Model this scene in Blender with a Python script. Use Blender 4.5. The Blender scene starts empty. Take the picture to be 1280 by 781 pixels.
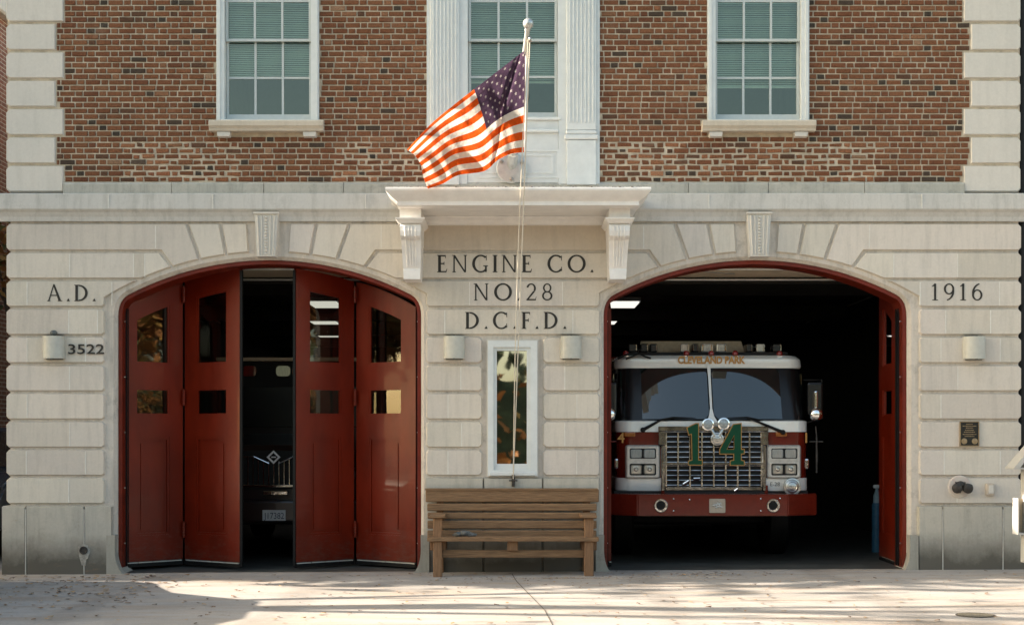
import bpy, bmesh, math, random
from mathutils import Vector, Matrix
R = math.radians
PI = math.pi
rnd = random.Random(7)
SC = bpy.context.scene
COL = SC.collection

# ------------------------------------------------------------------ frame
# facade plane Y = 0, camera at Y = -17; photo pixels (1280 wide) at the facade are 105 per metre
S, D, HC, YH = 105.0, 17.0, 1.55, 551.25
def X(px, Y=0.0): return (px - 640.0) / S * (D + Y) / D
def Z(py, Y=0.0): return HC + (YH - py) / S * (D + Y) / D
def L(px, Y=0.0): return px / S * (D + Y) / D
def gz(x): return 0.0052 * x          # the pavement falls a little to the left

# ------------------------------------------------------------------ mesh helpers
def link(name, bm, m, parent=None, smooth=False, kind=None, label=None, recalc=True):
    if recalc:
        bmesh.ops.recalc_face_normals(bm, faces=bm.faces[:])
    me = bpy.data.meshes.new(name)
    bm.to_mesh(me); bm.free()
    mats = m if isinstance(m, (list, tuple)) else [m]
    for mm in mats: me.materials.append(mm)
    if smooth:
        for p in me.polygons: p.use_smooth = True
        try: me.set_sharp_from_angle(angle=R(38))
        except Exception: pass
    o = bpy.data.objects.new(name, me); COL.objects.link(o)
    if parent is not None:
        o.parent = parent
        o.matrix_parent_inverse = Matrix.Translation(-Vector(parent.get('base', (0, 0, 0))))
    if kind: o['kind'] = kind
    if label: o['label'] = label
    return o

def thing(name, label, cat, loc=(0, 0, 0), group=None):
    o = bpy.data.objects.new(name, None); COL.objects.link(o)
    o.location = loc; o['base'] = [float(c) for c in loc]
    o['label'] = label; o['category'] = cat
    if group: o['group'] = group
    o.empty_display_size = 0.2
    return o

def tag(o, label, cat, group=None, kind=None):
    o['label'] = label; o['category'] = cat
    if group: o['group'] = group
    if kind: o['kind'] = kind
    return o

def dup(root, loc, label, rotz=None, group=None):
    r = root.copy(); COL.objects.link(r); r.location = loc
    if rotz is not None: r.rotation_euler.z = rotz
    r['label'] = label
    if group: r['group'] = group
    for ch in root.children:
        c = ch.copy(); COL.objects.link(c); c.parent = r
        for g in ch.children:
            d = g.copy(); COL.objects.link(d); d.parent = c
    return r

def B(): return bmesh.new()

def box(bm, x0, x1, y0, y1, z0, z1, bev=0.0, seg=1, mi=0):
    vs = [bm.verts.new((x, y, z)) for x in (x0, x1) for y in (y0, y1) for z in (z0, z1)]
    q = [(0, 1, 3, 2), (4, 6, 7, 5), (0, 4, 5, 1), (2, 3, 7, 6), (0, 2, 6, 4), (1, 5, 7, 3)]
    fs = [bm.faces.new([vs[i] for i in f]) for f in q]
    for f in fs: f.material_index = mi
    if bev > 0:
        es = list({e for f in fs for e in f.edges})
        bmesh.ops.bevel(bm, geom=es, offset=bev, segments=seg, affect='EDGES', profile=0.5)
    return fs

def obox(bm, c, ax, ay, az, hx, hy, hz):
    c = Vector(c); ax = Vector(ax).normalized(); ay = Vector(ay).normalized(); az = Vector(az).normalized()
    vs = [bm.verts.new(c + ax * sx * hx + ay * sy * hy + az * sz * hz) for sx in (-1, 1) for sy in (-1, 1) for sz in (-1, 1)]
    for f in [(0, 1, 3, 2), (4, 6, 7, 5), (0, 4, 5, 1), (2, 3, 7, 6), (0, 2, 6, 4), (1, 5, 7, 3)]:
        bm.faces.new([vs[i] for i in f])

def tube(bm, pts, rad, n=8, cap=True):
    pts = [Vector(p) for p in pts]
    rs = rad if isinstance(rad, (list, tuple)) else [rad] * len(pts)
    rings = []
    up = None
    for i, p in enumerate(pts):
        t = (pts[min(i + 1, len(pts) - 1)] - pts[max(i - 1, 0)])
        t = t.normalized() if t.length > 1e-9 else Vector((0, 0, 1))
        if up is None:
            up = Vector((0, 0, 1)) if abs(t.z) < 0.9 else Vector((1, 0, 0))
        a = t.cross(up)
        if a.length < 1e-6: a = t.cross(Vector((0, 1, 0)))
        a.normalize(); b = a.cross(t).normalized(); up = b
        rings.append([bm.verts.new(p + (a * math.cos(2 * PI * k / n) + b * math.sin(2 * PI * k / n)) * rs[i]) for k in range(n)])
    for i in range(len(rings) - 1):
        for k in range(n):
            bm.faces.new((rings[i][k], rings[i][(k + 1) % n], rings[i + 1][(k + 1) % n], rings[i + 1][k]))
    if cap:
        bm.faces.new(rings[0][::-1]); bm.faces.new(rings[-1])

def lathe(bm, origin, axis, prof, n=24):
    """prof: list of (along, radius)"""
    o = Vector(origin); ax = Vector(axis).normalized()
    ref = Vector((0, 0, 1)) if abs(ax.z) < 0.9 else Vector((1, 0, 0))
    a = ax.cross(ref).normalized(); b = ax.cross(a).normalized()
    rings = []
    for t, r in prof:
        if r < 1e-6: rings.append([bm.verts.new(o + ax * t)])
        else: rings.append([bm.verts.new(o + ax * t + (a * math.cos(2 * PI * k / n) + b * math.sin(2 * PI * k / n)) * r) for k in range(n)])
    for i in range(len(rings) - 1):
        p, q = rings[i], rings[i + 1]
        for k in range(n):
            k2 = (k + 1) % n
            if len(p) == 1 and len(q) == 1: continue
            if len(p) == 1: bm.faces.new((p[0], q[k2], q[k]))
            elif len(q) == 1: bm.faces.new((p[k], p[k2], q[0]))
            else: bm.faces.new((p[k], p[k2], q[k2], q[k]))
    if len(rings[0]) > 1: bm.faces.new(rings[0][::-1])
    if len(rings[-1]) > 1: bm.faces.new(rings[-1])

def area2(p): return sum(p[i][0] * p[(i + 1) % len(p)][1] - p[(i + 1) % len(p)][0] * p[i][1] for i in range(len(p))) / 2
def ccw(p): return p if area2(p) > 0 else p[::-1]
def inset(p, d):
    n = len(p); out = []
    for i in range(n):
        a, b, c = Vector(p[i - 1]), Vector(p[i]), Vector(p[(i + 1) % n])
        e1 = (b - a).normalized(); e2 = (c - b).normalized()
        n1 = Vector((-e1.y, e1.x)); n2 = Vector((-e2.y, e2.x))
        m = n1 + n2
        k = m.length_squared
        m = m * (2 / k) if k > 1e-6 else n1
        if m.length > 2.2: m = m.normalized() * 2.2
        out.append(tuple(b + m * d))
    return out

def frustum(bm, poly, y0, y1, ch, back=None):
    """stone block: outline poly (x,z) at y0, face inset by ch at y1 (y1 < y0 towards the street)"""
    p = ccw(poly); q = inset(p, ch)
    v0 = [bm.verts.new((x, y0, z)) for x, z in p]; v1 = [bm.verts.new((x, y1, z)) for x, z in q]
    n = len(p)
    for i in range(n):
        bm.faces.new((v0[i], v0[(i + 1) % n], v1[(i + 1) % n], v1[i]))
    bm.faces.new(v1)
    if back is not None:
        v2 = [bm.verts.new((x, back, z)) for x, z in p]
        for i in range(n): bm.faces.new((v2[i], v2[(i + 1) % n], v0[(i + 1) % n], v0[i]))

def prism(bm, poly, y0, y1, mi=0):
    p = ccw(poly); n = len(p)
    a = [bm.verts.new((x, y0, z)) for x, z in p]; b = [bm.verts.new((x, y1, z)) for x, z in p]
    fs = [bm.faces.new(a), bm.faces.new(b[::-1])]
    for i in range(n): fs.append(bm.faces.new((a[i], b[i], b[(i + 1) % n], a[(i + 1) % n])))
    for f in fs: f.material_index = mi

def xprism(bm, poly, x0, x1):
    """outline (y,z) extruded along X"""
    p = ccw(poly); n = len(p)
    a = [bm.verts.new((x0, y, z)) for y, z in p]; b = [bm.verts.new((x1, y, z)) for y, z in p]
    bm.faces.new(a); bm.faces.new(b[::-1])
    for i in range(n): bm.faces.new((a[i], b[i], b[(i + 1) % n], a[(i + 1) % n]))

def ringframe(bm, outer, inner, y0, y1):
    """flat frame between two equal-length outlines, thickness y0..y1"""
    n = len(outer)
    A = [bm.verts.new((x, y0, z)) for x, z in outer]; Bv = [bm.verts.new((x, y0, z)) for x, z in inner]
    C = [bm.verts.new((x, y1, z)) for x, z in outer]; E = [bm.verts.new((x, y1, z)) for x, z in inner]
    for i in range(n):
        j = (i + 1) % n
        bm.faces.new((A[i], A[j], Bv[j], Bv[i])); bm.faces.new((C[i], E[i], E[j], C[j]))
        bm.faces.new((A[i], C[i], C[j], A[j])); bm.faces.new((Bv[i], Bv[j], E[j], E[i]))

def rect(x0, x1, z0, z1): return [(x0, z0), (x1, z0), (x1, z1), (x0, z1)]
def rrect(x0, x1, z0, z1, r, n=4):
    out = []
    for cx, cz, a0 in ((x1 - r, z0 + r, -90), (x1 - r, z1 - r, 0), (x0 + r, z1 - r, 90), (x0 + r, z0 + r, 180)):
        for k in range(n + 1):
            a = R(a0 + 90 * k / n); out.append((cx + r * math.cos(a), cz + r * math.sin(a)))
    return out
def ball(bm, c, r, sub=2, sc=(1, 1, 1)):
    res = bmesh.ops.create_icosphere(bm, subdivisions=sub, radius=r)
    for v in res['verts']: v.co = Vector((v.co.x * sc[0], v.co.y * sc[1], v.co.z * sc[2])) + Vector(c)

# ------------------------------------------------------------------ materials
def nt(name):
    m = bpy.data.materials.new(name); m.use_nodes = True
    return m, m.node_tree, m.node_tree.nodes, m.node_tree.links
def bsdf(nodes): return next(n for n in nodes if n.type == 'BSDF_PRINCIPLED')

def simple(name, col, rough=0.5, metal=0.0, var=0.15, scale=18.0, bump=0.0, coat=0.0, stretch=(1, 1, 1), spec=0.5, col2=None):
    m, t, N, K = nt(name); b = bsdf(N)
    tc = N.new('ShaderNodeTexCoord'); mp = N.new('ShaderNodeMapping'); mp.inputs['Scale'].default_value = stretch
    K.new(tc.outputs['Object'], mp.inputs['Vector'])
    nz = N.new('ShaderNodeTexNoise'); nz.inputs['Scale'].default_value = scale; nz.inputs['Detail'].default_value = 6; nz.inputs['Roughness'].default_value = 0.65
    K.new(mp.outputs['Vector'], nz.inputs['Vector'])
    rp = N.new('ShaderNodeValToRGB')
    c2 = col2 or tuple(min(1, c * (1 + var)) for c in col)
    c1 = tuple(c * (1 - var) for c in col) if col2 is None else col
    rp.color_ramp.elements[0].position = 0.3; rp.color_ramp.elements[0].color = (*c1, 1)
    rp.color_ramp.elements[1].position = 0.7; rp.color_ramp.elements[1].color = (*c2, 1)
    K.new(nz.outputs['Fac'], rp.inputs['Fac']); K.new(rp.outputs['Color'], b.inputs['Base Color'])
    b.inputs['Roughness'].default_value = rough; b.inputs['Metallic'].default_value = metal
    b.inputs['Coat Weight'].default_value = coat; b.inputs['Specular IOR Level'].default_value = spec
    if bump:
        bp = N.new('ShaderNodeBump'); bp.inputs['Strength'].default_value = bump; bp.inputs['Distance'].default_value = 0.01
        K.new(nz.outputs['Fac'], bp.inputs['Height']); K.new(bp.outputs['Normal'], b.inputs['Normal'])
    return m

def stone(name, base, warm, dark, streak=0.5, darkamt=0.35, ground=False, dirt_shade=None, tone=False):
    """weathered limestone: large patches, rain streaks, fine grain"""
    m, t, N, K = nt(name); b = bsdf(N)
    tc = N.new('ShaderNodeTexCoord')
    def noise(scale, det, rough, st=(1, 1, 1)):
        mp = N.new('ShaderNodeMapping'); mp.inputs['Scale'].default_value = st; K.new(tc.outputs['Object'], mp.inputs['Vector'])
        n = N.new('ShaderNodeTexNoise'); n.inputs['Scale'].default_value = scale; n.inputs['Detail'].default_value = det; n.inputs['Roughness'].default_value = rough
        K.new(mp.outputs['Vector'], n.inputs['Vector']); return n
    def ramp(src, p0, p1, c0=(0, 0, 0, 1), c1=(1, 1, 1, 1)):
        r = N.new('ShaderNodeValToRGB'); r.color_ramp.elements[0].position = p0; r.color_ramp.elements[1].position = p1
        r.color_ramp.elements[0].color = c0; r.color_ramp.elements[1].color = c1
        K.new(src, r.inputs['Fac']); return r
    def mix(f, a, c, mode='MIX'):
        x = N.new('ShaderNodeMix'); x.data_type = 'RGBA'; x.blend_type = mode
        for v, s in ((f, 0), (a, 6), (c, 7)):
            if hasattr(v, 'links') or hasattr(v, 'is_linked'): K.new(v, x.inputs[s])
            else: x.inputs[s].default_value = v
        return x.outputs[2]
    patch = noise(1.3, 6, 0.6); fine = noise(38, 8, 0.7); streaks = noise(2.2, 7, 0.7, (5.0, 5.0, 0.55)); spots = noise(6, 8, 0.75)
    c = mix(ramp(patch.outputs['Fac'], 0.35, 0.68).outputs['Color'], (*base, 1), (*warm, 1))
    st = N.new('ShaderNodeMath'); st.operation = 'MULTIPLY'; st.inputs[1].default_value = streak
    K.new(ramp(streaks.outputs['Fac'], 0.48, 0.75).outputs['Color'], st.inputs[0])
    c = mix(st.outputs[0], c, (*dark, 1))
    sp = N.new('ShaderNodeMath'); sp.operation = 'MULTIPLY'; sp.inputs[1].default_value = darkamt
    K.new(ramp(spots.outputs['Fac'], 0.52, 0.72).outputs['Color'], sp.inputs[0])
    c = mix(sp.outputs[0], c, (*dark, 1))
    fr = ramp(fine.outputs['Fac'], 0.25, 0.75, (0.93, 0.93, 0.93, 1), (1.05, 1.05, 1.05, 1))
    c = mix(1.0, c, fr.outputs['Color'], 'MULTIPLY')
    if tone:
        at = N.new('ShaderNodeVertexColor'); at.layer_name = 'Tone'; c = mix(1.0, c, at.outputs['Color'], 'MULTIPLY')
    if dirt_shade:
        # grime and rust on the lowest half metre, plus painted shade under the bench
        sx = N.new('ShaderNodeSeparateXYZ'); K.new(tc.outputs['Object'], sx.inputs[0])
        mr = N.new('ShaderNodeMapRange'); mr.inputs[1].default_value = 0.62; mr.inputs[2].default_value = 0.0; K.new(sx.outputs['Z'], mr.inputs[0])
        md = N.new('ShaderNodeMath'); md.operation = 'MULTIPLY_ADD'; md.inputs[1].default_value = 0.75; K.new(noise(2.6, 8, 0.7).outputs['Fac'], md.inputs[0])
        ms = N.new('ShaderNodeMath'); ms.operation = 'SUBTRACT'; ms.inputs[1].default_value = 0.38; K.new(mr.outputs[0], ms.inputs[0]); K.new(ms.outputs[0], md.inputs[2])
        c = mix(ramp(md.outputs[0], 0.22, 0.80).outputs['Color'], c, (*dirt_shade, 1))
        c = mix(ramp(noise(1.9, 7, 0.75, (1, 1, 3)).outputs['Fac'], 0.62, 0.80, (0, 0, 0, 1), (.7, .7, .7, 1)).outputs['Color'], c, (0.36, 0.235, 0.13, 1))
    K.new(c, b.inputs['Base Color'])
    b.inputs['Roughness'].default_value = 0.85; b.inputs['Specular IOR Level'].default_value = 0.25
    bp = N.new('ShaderNodeBump'); bp.inputs['Strength'].default_value = 0.13; bp.inputs['Distance'].default_value = 0.006
    K.new(fine.outputs['Fac'], bp.inputs['Height']); K.new(bp.outputs['Normal'], b.inputs['Normal'])
    return m

def glass(name, tint=(0.75, 0.82, 0.78), refl=1.0, base=0.05):
    m, t, N, K = nt(name); b = bsdf(N); N.remove(b)
    out = next(n for n in N if n.type == 'OUTPUT_MATERIAL')
    tr = N.new('ShaderNodeBsdfTransparent'); tr.inputs['Color'].default_value = (*tint, 1)
    gl = N.new('ShaderNodeBsdfGlossy'); gl.inputs['Roughness'].default_value = 0.02; gl.inputs['Color'].default_value = (*refl, 1) if isinstance(refl, tuple) else (refl, refl, refl, 1)
    fr = N.new('ShaderNodeLayerWeight'); fr.inputs['Blend'].default_value = 0.25
    tc = N.new('ShaderNodeTexCoord'); nz = N.new('ShaderNodeTexNoise'); nz.inputs['Scale'].default_value = 2.5; nz.inputs['Detail'].default_value = 1
    K.new(tc.outputs['Object'], nz.inputs['Vector'])
    bp = N.new('ShaderNodeBump'); bp.inputs['Strength'].default_value = 0.06; bp.inputs['Distance'].default_value = 0.02
    K.new(nz.outputs['Fac'], bp.inputs['Height']); K.new(bp.outputs['Normal'], gl.inputs['Normal'])
    ad = N.new('ShaderNodeMath'); ad.operation = 'ADD'; ad.use_clamp = True; ad.inputs[1].default_value = base
    K.new(fr.outputs['Fresnel'], ad.inputs[0])
    mx = N.new('ShaderNodeMixShader'); K.new(ad.outputs[0], mx.inputs[0]); K.new(tr.outputs[0], mx.inputs[1]); K.new(gl.outputs[0], mx.inputs[2])
    K.new(mx.outputs[0], out.inputs['Surface'])
    return m

def emit(name, col, s):
    m, t, N, K = nt(name); b = bsdf(N)
    b.inputs['Base Color'].default_value = (0.8, 0.8, 0.8, 1)
    b.inputs['Emission Color'].default_value = (*col, 1); b.inputs['Emission Strength'].default_value = s
    return m

M = {}
M['stone'] = stone('limestone', (0.61, 0.56, 0.495), (0.665, 0.605, 0.525), (0.40, 0.37, 0.325), 0.48, 0.2, tone=True)
M['stone_back'] = stone('limestone_joint', (0.58, 0.53, 0.465), (0.64, 0.575, 0.495), (0.22, 0.20, 0.17), 0.5, 0.55)
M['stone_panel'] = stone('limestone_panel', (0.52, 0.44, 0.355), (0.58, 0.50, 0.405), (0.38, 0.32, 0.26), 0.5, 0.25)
M['stone_belt'] = stone('weathered_belt_stone', (0.54, 0.525, 0.49), (0.58, 0.56, 0.52), (0.30, 0.295, 0.265), 0.55, 0.35)
M['stone_quoin'] = stone('quoin_stone', (0.62, 0.595, 0.54), (0.66, 0.625, 0.565), (0.42, 0.40, 0.36), 0.28, 0.14)
M['stone_base'] = stone('stained_shaded_base_stone', (0.46, 0.44, 0.385), (0.53, 0.49, 0.41), (0.24, 0.23, 0.20), 0.5, 0.4, dirt_shade=(0.13, 0.12, 0.10))
M['mortar_line'] = simple('joint_mortar', (0.70, 0.68, 0.62), 0.9, var=0.1)
M['mortar'] = simple('brick_mortar', (0.53, 0.45, 0.34), 0.95, var=0.25, scale=9, bump=0.4)
M['white'] = simple('white_window_paint', (0.66, 0.69, 0.68), 0.45, var=0.06, scale=9)
M['canopy'] = simple('canopy_white_paint', (0.80, 0.775, 0.74), 0.55, var=0.07, scale=7)
M['red'] = simple('red_door_paint', (0.138, 0.0105, 0.0022), 0.30, var=0.30, scale=2.2, coat=0.10, stretch=(1, 1, 0.4), spec=0.25, bump=0.05)
M['redframe'] = simple('red_frame_paint', (0.15, 0.018, 0.008), 0.4, var=0.3, scale=5, spec=0.3)
M['truckred'] = simple('engine_red_paint', (0.125, 0.010, 0.004), 0.2, var=0.12, coat=0.35)
M['truckwhite'] = simple('engine_white_paint', (0.74, 0.74, 0.70), 0.2, var=0.04, coat=0.8)
M['chrome'] = simple('chrome', (0.84, 0.83, 0.81), 0.09, 1.0, var=0.15, scale=14, bump=0.22)
M['chrome2'] = simple('brushed_steel', (0.46, 0.45, 0.42), 0.28, 1.0, var=0.12, scale=40)
M['grille_chrome'] = simple('glint_patched_grille_chrome', (0.44, 0.425, 0.40), 0.14, 1.0, var=0.55, scale=9, bump=0.35)  # patchy tone paints uneven glints into the bars
M['black'] = simple('black_rubber', (0.006, 0.006, 0.0055), 0.6, var=0.3, spec=0.25)
M['blackgloss'] = simple('black_glazing_seal', (0.008, 0.008, 0.008), 0.25, var=0.2)
M['dark'] = simple('dark_chassis', (0.007, 0.0065, 0.006), 0.7, var=0.3)
M['ink'] = simple('dark_letter_paint', (0.022, 0.02, 0.016), 0.7, var=0.3)
M['guard'] = stone('worn_guard_stone', (0.36, 0.345, 0.30), (0.42, 0.395, 0.33), (0.20, 0.19, 0.16), 0.5, 0.5)
M['wtable'] = stone('mossy_water_table', (0.42, 0.415, 0.37), (0.48, 0.465, 0.41), (0.20, 0.205, 0.175), 0.6, 0.6)
M['gold'] = simple('gold_leaf_lettering', (0.42, 0.21, 0.055), 0.4, 0.3, var=0.2, scale=60)
M['green'] = simple('green_number_enamel', (0.004, 0.062, 0.027), 0.5, var=0.15, spec=0.2)
M['amber'] = simple('amber_lens', (0.28, 0.09, 0.015), 0.2, var=0.2, coat=0.6)
M['redlens'] = simple('red_lens', (0.22, 0.01, 0.008), 0.15, var=0.2, coat=0.8)
M['clearlens'] = simple('ribbed_clear_lens', (0.55, 0.57, 0.55), 0.15, 0.5, var=0.25, scale=90, coat=1.0, stretch=(1, 1, 0.1))
M['wood'] = simple('weathered_bench_wood', (0.10, 0.052, 0.023), 0.75, scale=9, bump=0.8, stretch=(0.5, 6, 14), col2=(0.34, 0.20, 0.10))
M['woodpost'] = simple('bench_post_wood', (0.15, 0.075, 0.035), 0.75, scale=12, bump=0.6, stretch=(8, 5, 0.6), col2=(0.30, 0.165, 0.08))
M['lampgrey'] = simple('grey_lamp_enamel', (0.50, 0.49, 0.43), 0.4, var=0.08, scale=14)
M['lampdark'] = simple('dark_lamp_trim', (0.12, 0.13, 0.12), 0.5, var=0.2)
M['bronze'] = simple('black_plaque_enamel', (0.018, 0.017, 0.013), 0.35, 0.2, var=0.3)
M['bronzeletter'] = simple('bronze_relief', (0.35, 0.25, 0.14), 0.4, 0.6, var=0.25, scale=50)
M['iron'] = simple('dark_cast_iron', (0.055, 0.05, 0.045), 0.6, 0.4, var=0.4, scale=30, bump=0.3)
M['interior'] = simple('shade_dark_bay_paint', (0.016, 0.015, 0.012), 0.8, var=0.3, scale=2)  # low albedo puts the dark of the bay into the wall colour
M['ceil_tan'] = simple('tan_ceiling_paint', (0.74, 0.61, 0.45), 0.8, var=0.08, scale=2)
M['ceil_dark'] = simple('shade_dark_ceiling_paint', (0.03, 0.028, 0.024), 0.85, var=0.3, scale=2)  # near-black tone paints in the shade deep inside the bays
M['glass'] = glass('window_glass', (0.74, 0.83, 0.74), (0.84, 0.92, 0.80), 0.10)
M['lobbyglass'] = glass('narrow_window_glass', (0.55, 0.56, 0.50), (1.0, .96, .88), 0.55)
M['doorglass'] = glass('door_glass', (0.55, 0.58, 0.54), 0.9, 0.05)
M['windshield'] = simple('windshield_glass', (0.006, 0.012, 0.011), 0.03, var=0.2, spec=1.0, coat=1.0)
bsdf(M['windshield'].node_tree.nodes).inputs['IOR'].default_value = 1.5
M['blind'] = simple('pale_slat_blind', (0.62, 0.70, 0.65), 0.6, var=0.05)
M['room'] = simple('dim_room_paint', (0.13, 0.175, 0.145), 0.9, var=0.2, scale=1.5)
M['tube'] = emit('lit_lamp_diffuser', (1.0, 0.95, 0.86), 0.30)
M['steel'] = simple('painted_steel_pole', (0.62, 0.62, 0.58), 0.35, 0.3, var=0.1)
M['aluminium'] = simple('cast_aluminium', (0.55, 0.56, 0.54), 0.4, 0.7, var=0.12, scale=12)
M['rope'] = simple('pale_rope', (0.62, 0.56, 0.46), 0.9, var=0.2, scale=200)
M['bark'] = simple('tree_bark', (0.09, 0.07, 0.05), 0.9, var=0.4, scale=12, bump=0.6, stretch=(3, 3, 0.5))
M['plastic_blue'] = simple('blue_cylinder_paint', (0.03, 0.12, 0.20), 0.45, var=0.2)
M['plastic_white'] = simple('white_plastic', (0.7, 0.74, 0.74), 0.5, var=0.08)
M['cloth'] = simple('grey_cloth', (0.16, 0.16, 0.15), 0.95, var=0.3, scale=60, bump=0.5)
M['whitebox'] = simple('white_box_paint', (0.46, 0.45, 0.42), 0.5, var=0.05)
M['tanbox'] = simple('tan_box_lining', (0.42, 0.33, 0.22), 0.7, var=0.15)
M['plate'] = simple('licence_plate', (0.55, 0.58, 0.58), 0.4, var=0.1)
M['plateink'] = simple('plate_lettering', (0.03, 0.05, 0.10), 0.5)
M['carpaint'] = simple('dark_blue_car_paint', (0.03, 0.045, 0.06), 0.25, var=0.1, coat=1.0)
M['asphalt'] = simple('asphalt', (0.05, 0.05, 0.052), 0.9, var=0.25, scale=30, bump=0.4)
def scuffed(m):
    # worn lower edge and fine rubbed marks on the paint
    t = m.node_tree; N = t.nodes; K = t.links; b = bsdf(N); src = b.inputs['Base Color'].links[0].from_socket
    tc = N.new('ShaderNodeTexCoord'); sx = N.new('ShaderNodeSeparateXYZ'); K.new(tc.outputs['Object'], sx.inputs[0])
    mr = N.new('ShaderNodeMapRange'); mr.inputs[1].default_value = 0.7; mr.inputs[2].default_value = 0.05; K.new(sx.outputs['Z'], mr.inputs[0])
    mp = N.new('ShaderNodeMapping'); mp.inputs['Scale'].default_value = (1, 1, 2.5); K.new(tc.outputs['Object'], mp.inputs['Vector'])
    nz = N.new('ShaderNodeTexNoise'); nz.inputs['Scale'].default_value = 9; nz.inputs['Detail'].default_value = 9; nz.inputs['Roughness'].default_value = .8; K.new(mp.outputs[0], nz.inputs['Vector'])
    ad = N.new('ShaderNodeMath'); ad.operation = 'MULTIPLY_ADD'; ad.inputs[1].default_value = .20; K.new(mr.outputs[0], ad.inputs[0]); K.new(nz.outputs['Fac'], ad.inputs[2])
    rp = N.new('ShaderNodeValToRGB'); rp.color_ramp.elements[0].position = .62; rp.color_ramp.elements[0].color = (0, 0, 0, 1); rp.color_ramp.elements[1].position = .80; rp.color_ramp.elements[1].color = (.55, .55, .55, 1); K.new(ad.outputs[0], rp.inputs['Fac'])
    mx = N.new('ShaderNodeMix'); mx.data_type = 'RGBA'; K.new(rp.outputs['Color'], mx.inputs[0]); K.new(src, mx.inputs[6]); mx.inputs[7].default_value = (.11, .05, .035, 1); K.new(mx.outputs[2], b.inputs['Base Color'])
    r2 = N.new('ShaderNodeMapRange'); r2.inputs[3].default_value = .2; r2.inputs[4].default_value = .48; K.new(nz.outputs['Fac'], r2.inputs[0]); K.new(r2.outputs[0], b.inputs['Roughness'])
scuffed(M['red']); scuffed(M['redframe'])
M['joint'] = simple('pavement_joint_dirt', (0.10, 0.085, 0.065), 0.95, var=0.35, scale=9)
# ------------------------------------------------------------------ camera, light, sky
cam = bpy.data.cameras.new('camera'); camo = bpy.data.objects.new('camera', cam); COL.objects.link(camo); SC.camera = camo
cam.sensor_width = 36; cam.lens = 36 * D / (1280 / S); cam.clip_end = 3000; cam.clip_start = 0.1
cam.shift_y = (YH - 390.5) / 1280
camo.location = (0, -D, HC); camo.rotation_euler = (R(90), 0, 0)

SUN_E, SUN_A = 25.0, 2.4       # elevation; azimuth behind the facade line, sun on the left
to_sun = Vector((-math.cos(R(SUN_E)) * math.cos(R(SUN_A)), math.cos(R(SUN_E)) * math.sin(R(SUN_A)), math.sin(R(SUN_E))))
sl = bpy.data.lights.new('sun', 'SUN'); sl.energy = 4.7; sl.angle = R(0.55); sl.color = (1.0, 0.885, 0.75)
so = bpy.data.objects.new('sun', sl); COL.objects.link(so); so.rotation_euler = to_sun.to_track_quat('Z', 'Y').to_euler()
so.location = (-30, 5, 25)
W = bpy.data.worlds.new('World'); SC.world = W; W.use_nodes = True
wn = W.node_tree.nodes; bg = wn['Background']; bg.inputs['Strength'].default_value = 0.122
sky = wn.new('ShaderNodeTexSky'); sky.sky_type = 'NISHITA'; sky.sun_disc = False
sky.sun_elevation = R(SUN_E); sky.sun_rotation = R(-90 + SUN_A); sky.dust_density = 3.0; sky.ozone_density = 0.3; sky.air_density = 1.0
tn = wn.new('ShaderNodeMix'); tn.data_type = 'RGBA'; tn.blend_type = 'MULTIPLY'; tn.inputs[0].default_value = 1.0; tn.inputs[7].default_value = (1.0, 0.975, 0.835, 1)
W.node_tree.links.new(sky.outputs['Color'], tn.inputs[6]); W.node_tree.links.new(tn.outputs[2], bg.inputs['Color'])
vs = SC.view_settings; vs.view_transform = 'Standard'; vs.look = 'None'; vs.exposure = 1.86; vs.gamma = 1.0
try: vs.use_curve_mapping = False
except Exception: pass
SC.cycles.max_bounces = 8; SC.cycles.diffuse_bounces = 4; SC.cycles.glossy_bounces = 4; SC.cycles.transparent_max_bounces = 12
SC.cycles.use_denoising = True
SC.cycles.sample_clamp_indirect = 6.0

# ------------------------------------------------------------------ ground
def sheet(name, x0, x1, y0, y1, dz, m, nx=2, label=None):
    bm = B()
    v = [bm.verts.new((x, y, gz(x) + dz)) for x, y in ((x0, y0), (x1, y0), (x1, y1), (x0, y1))]
    bm.faces.new(v)
    o = link(name, bm, m); o['kind'] = 'structure'
    return o

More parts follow.
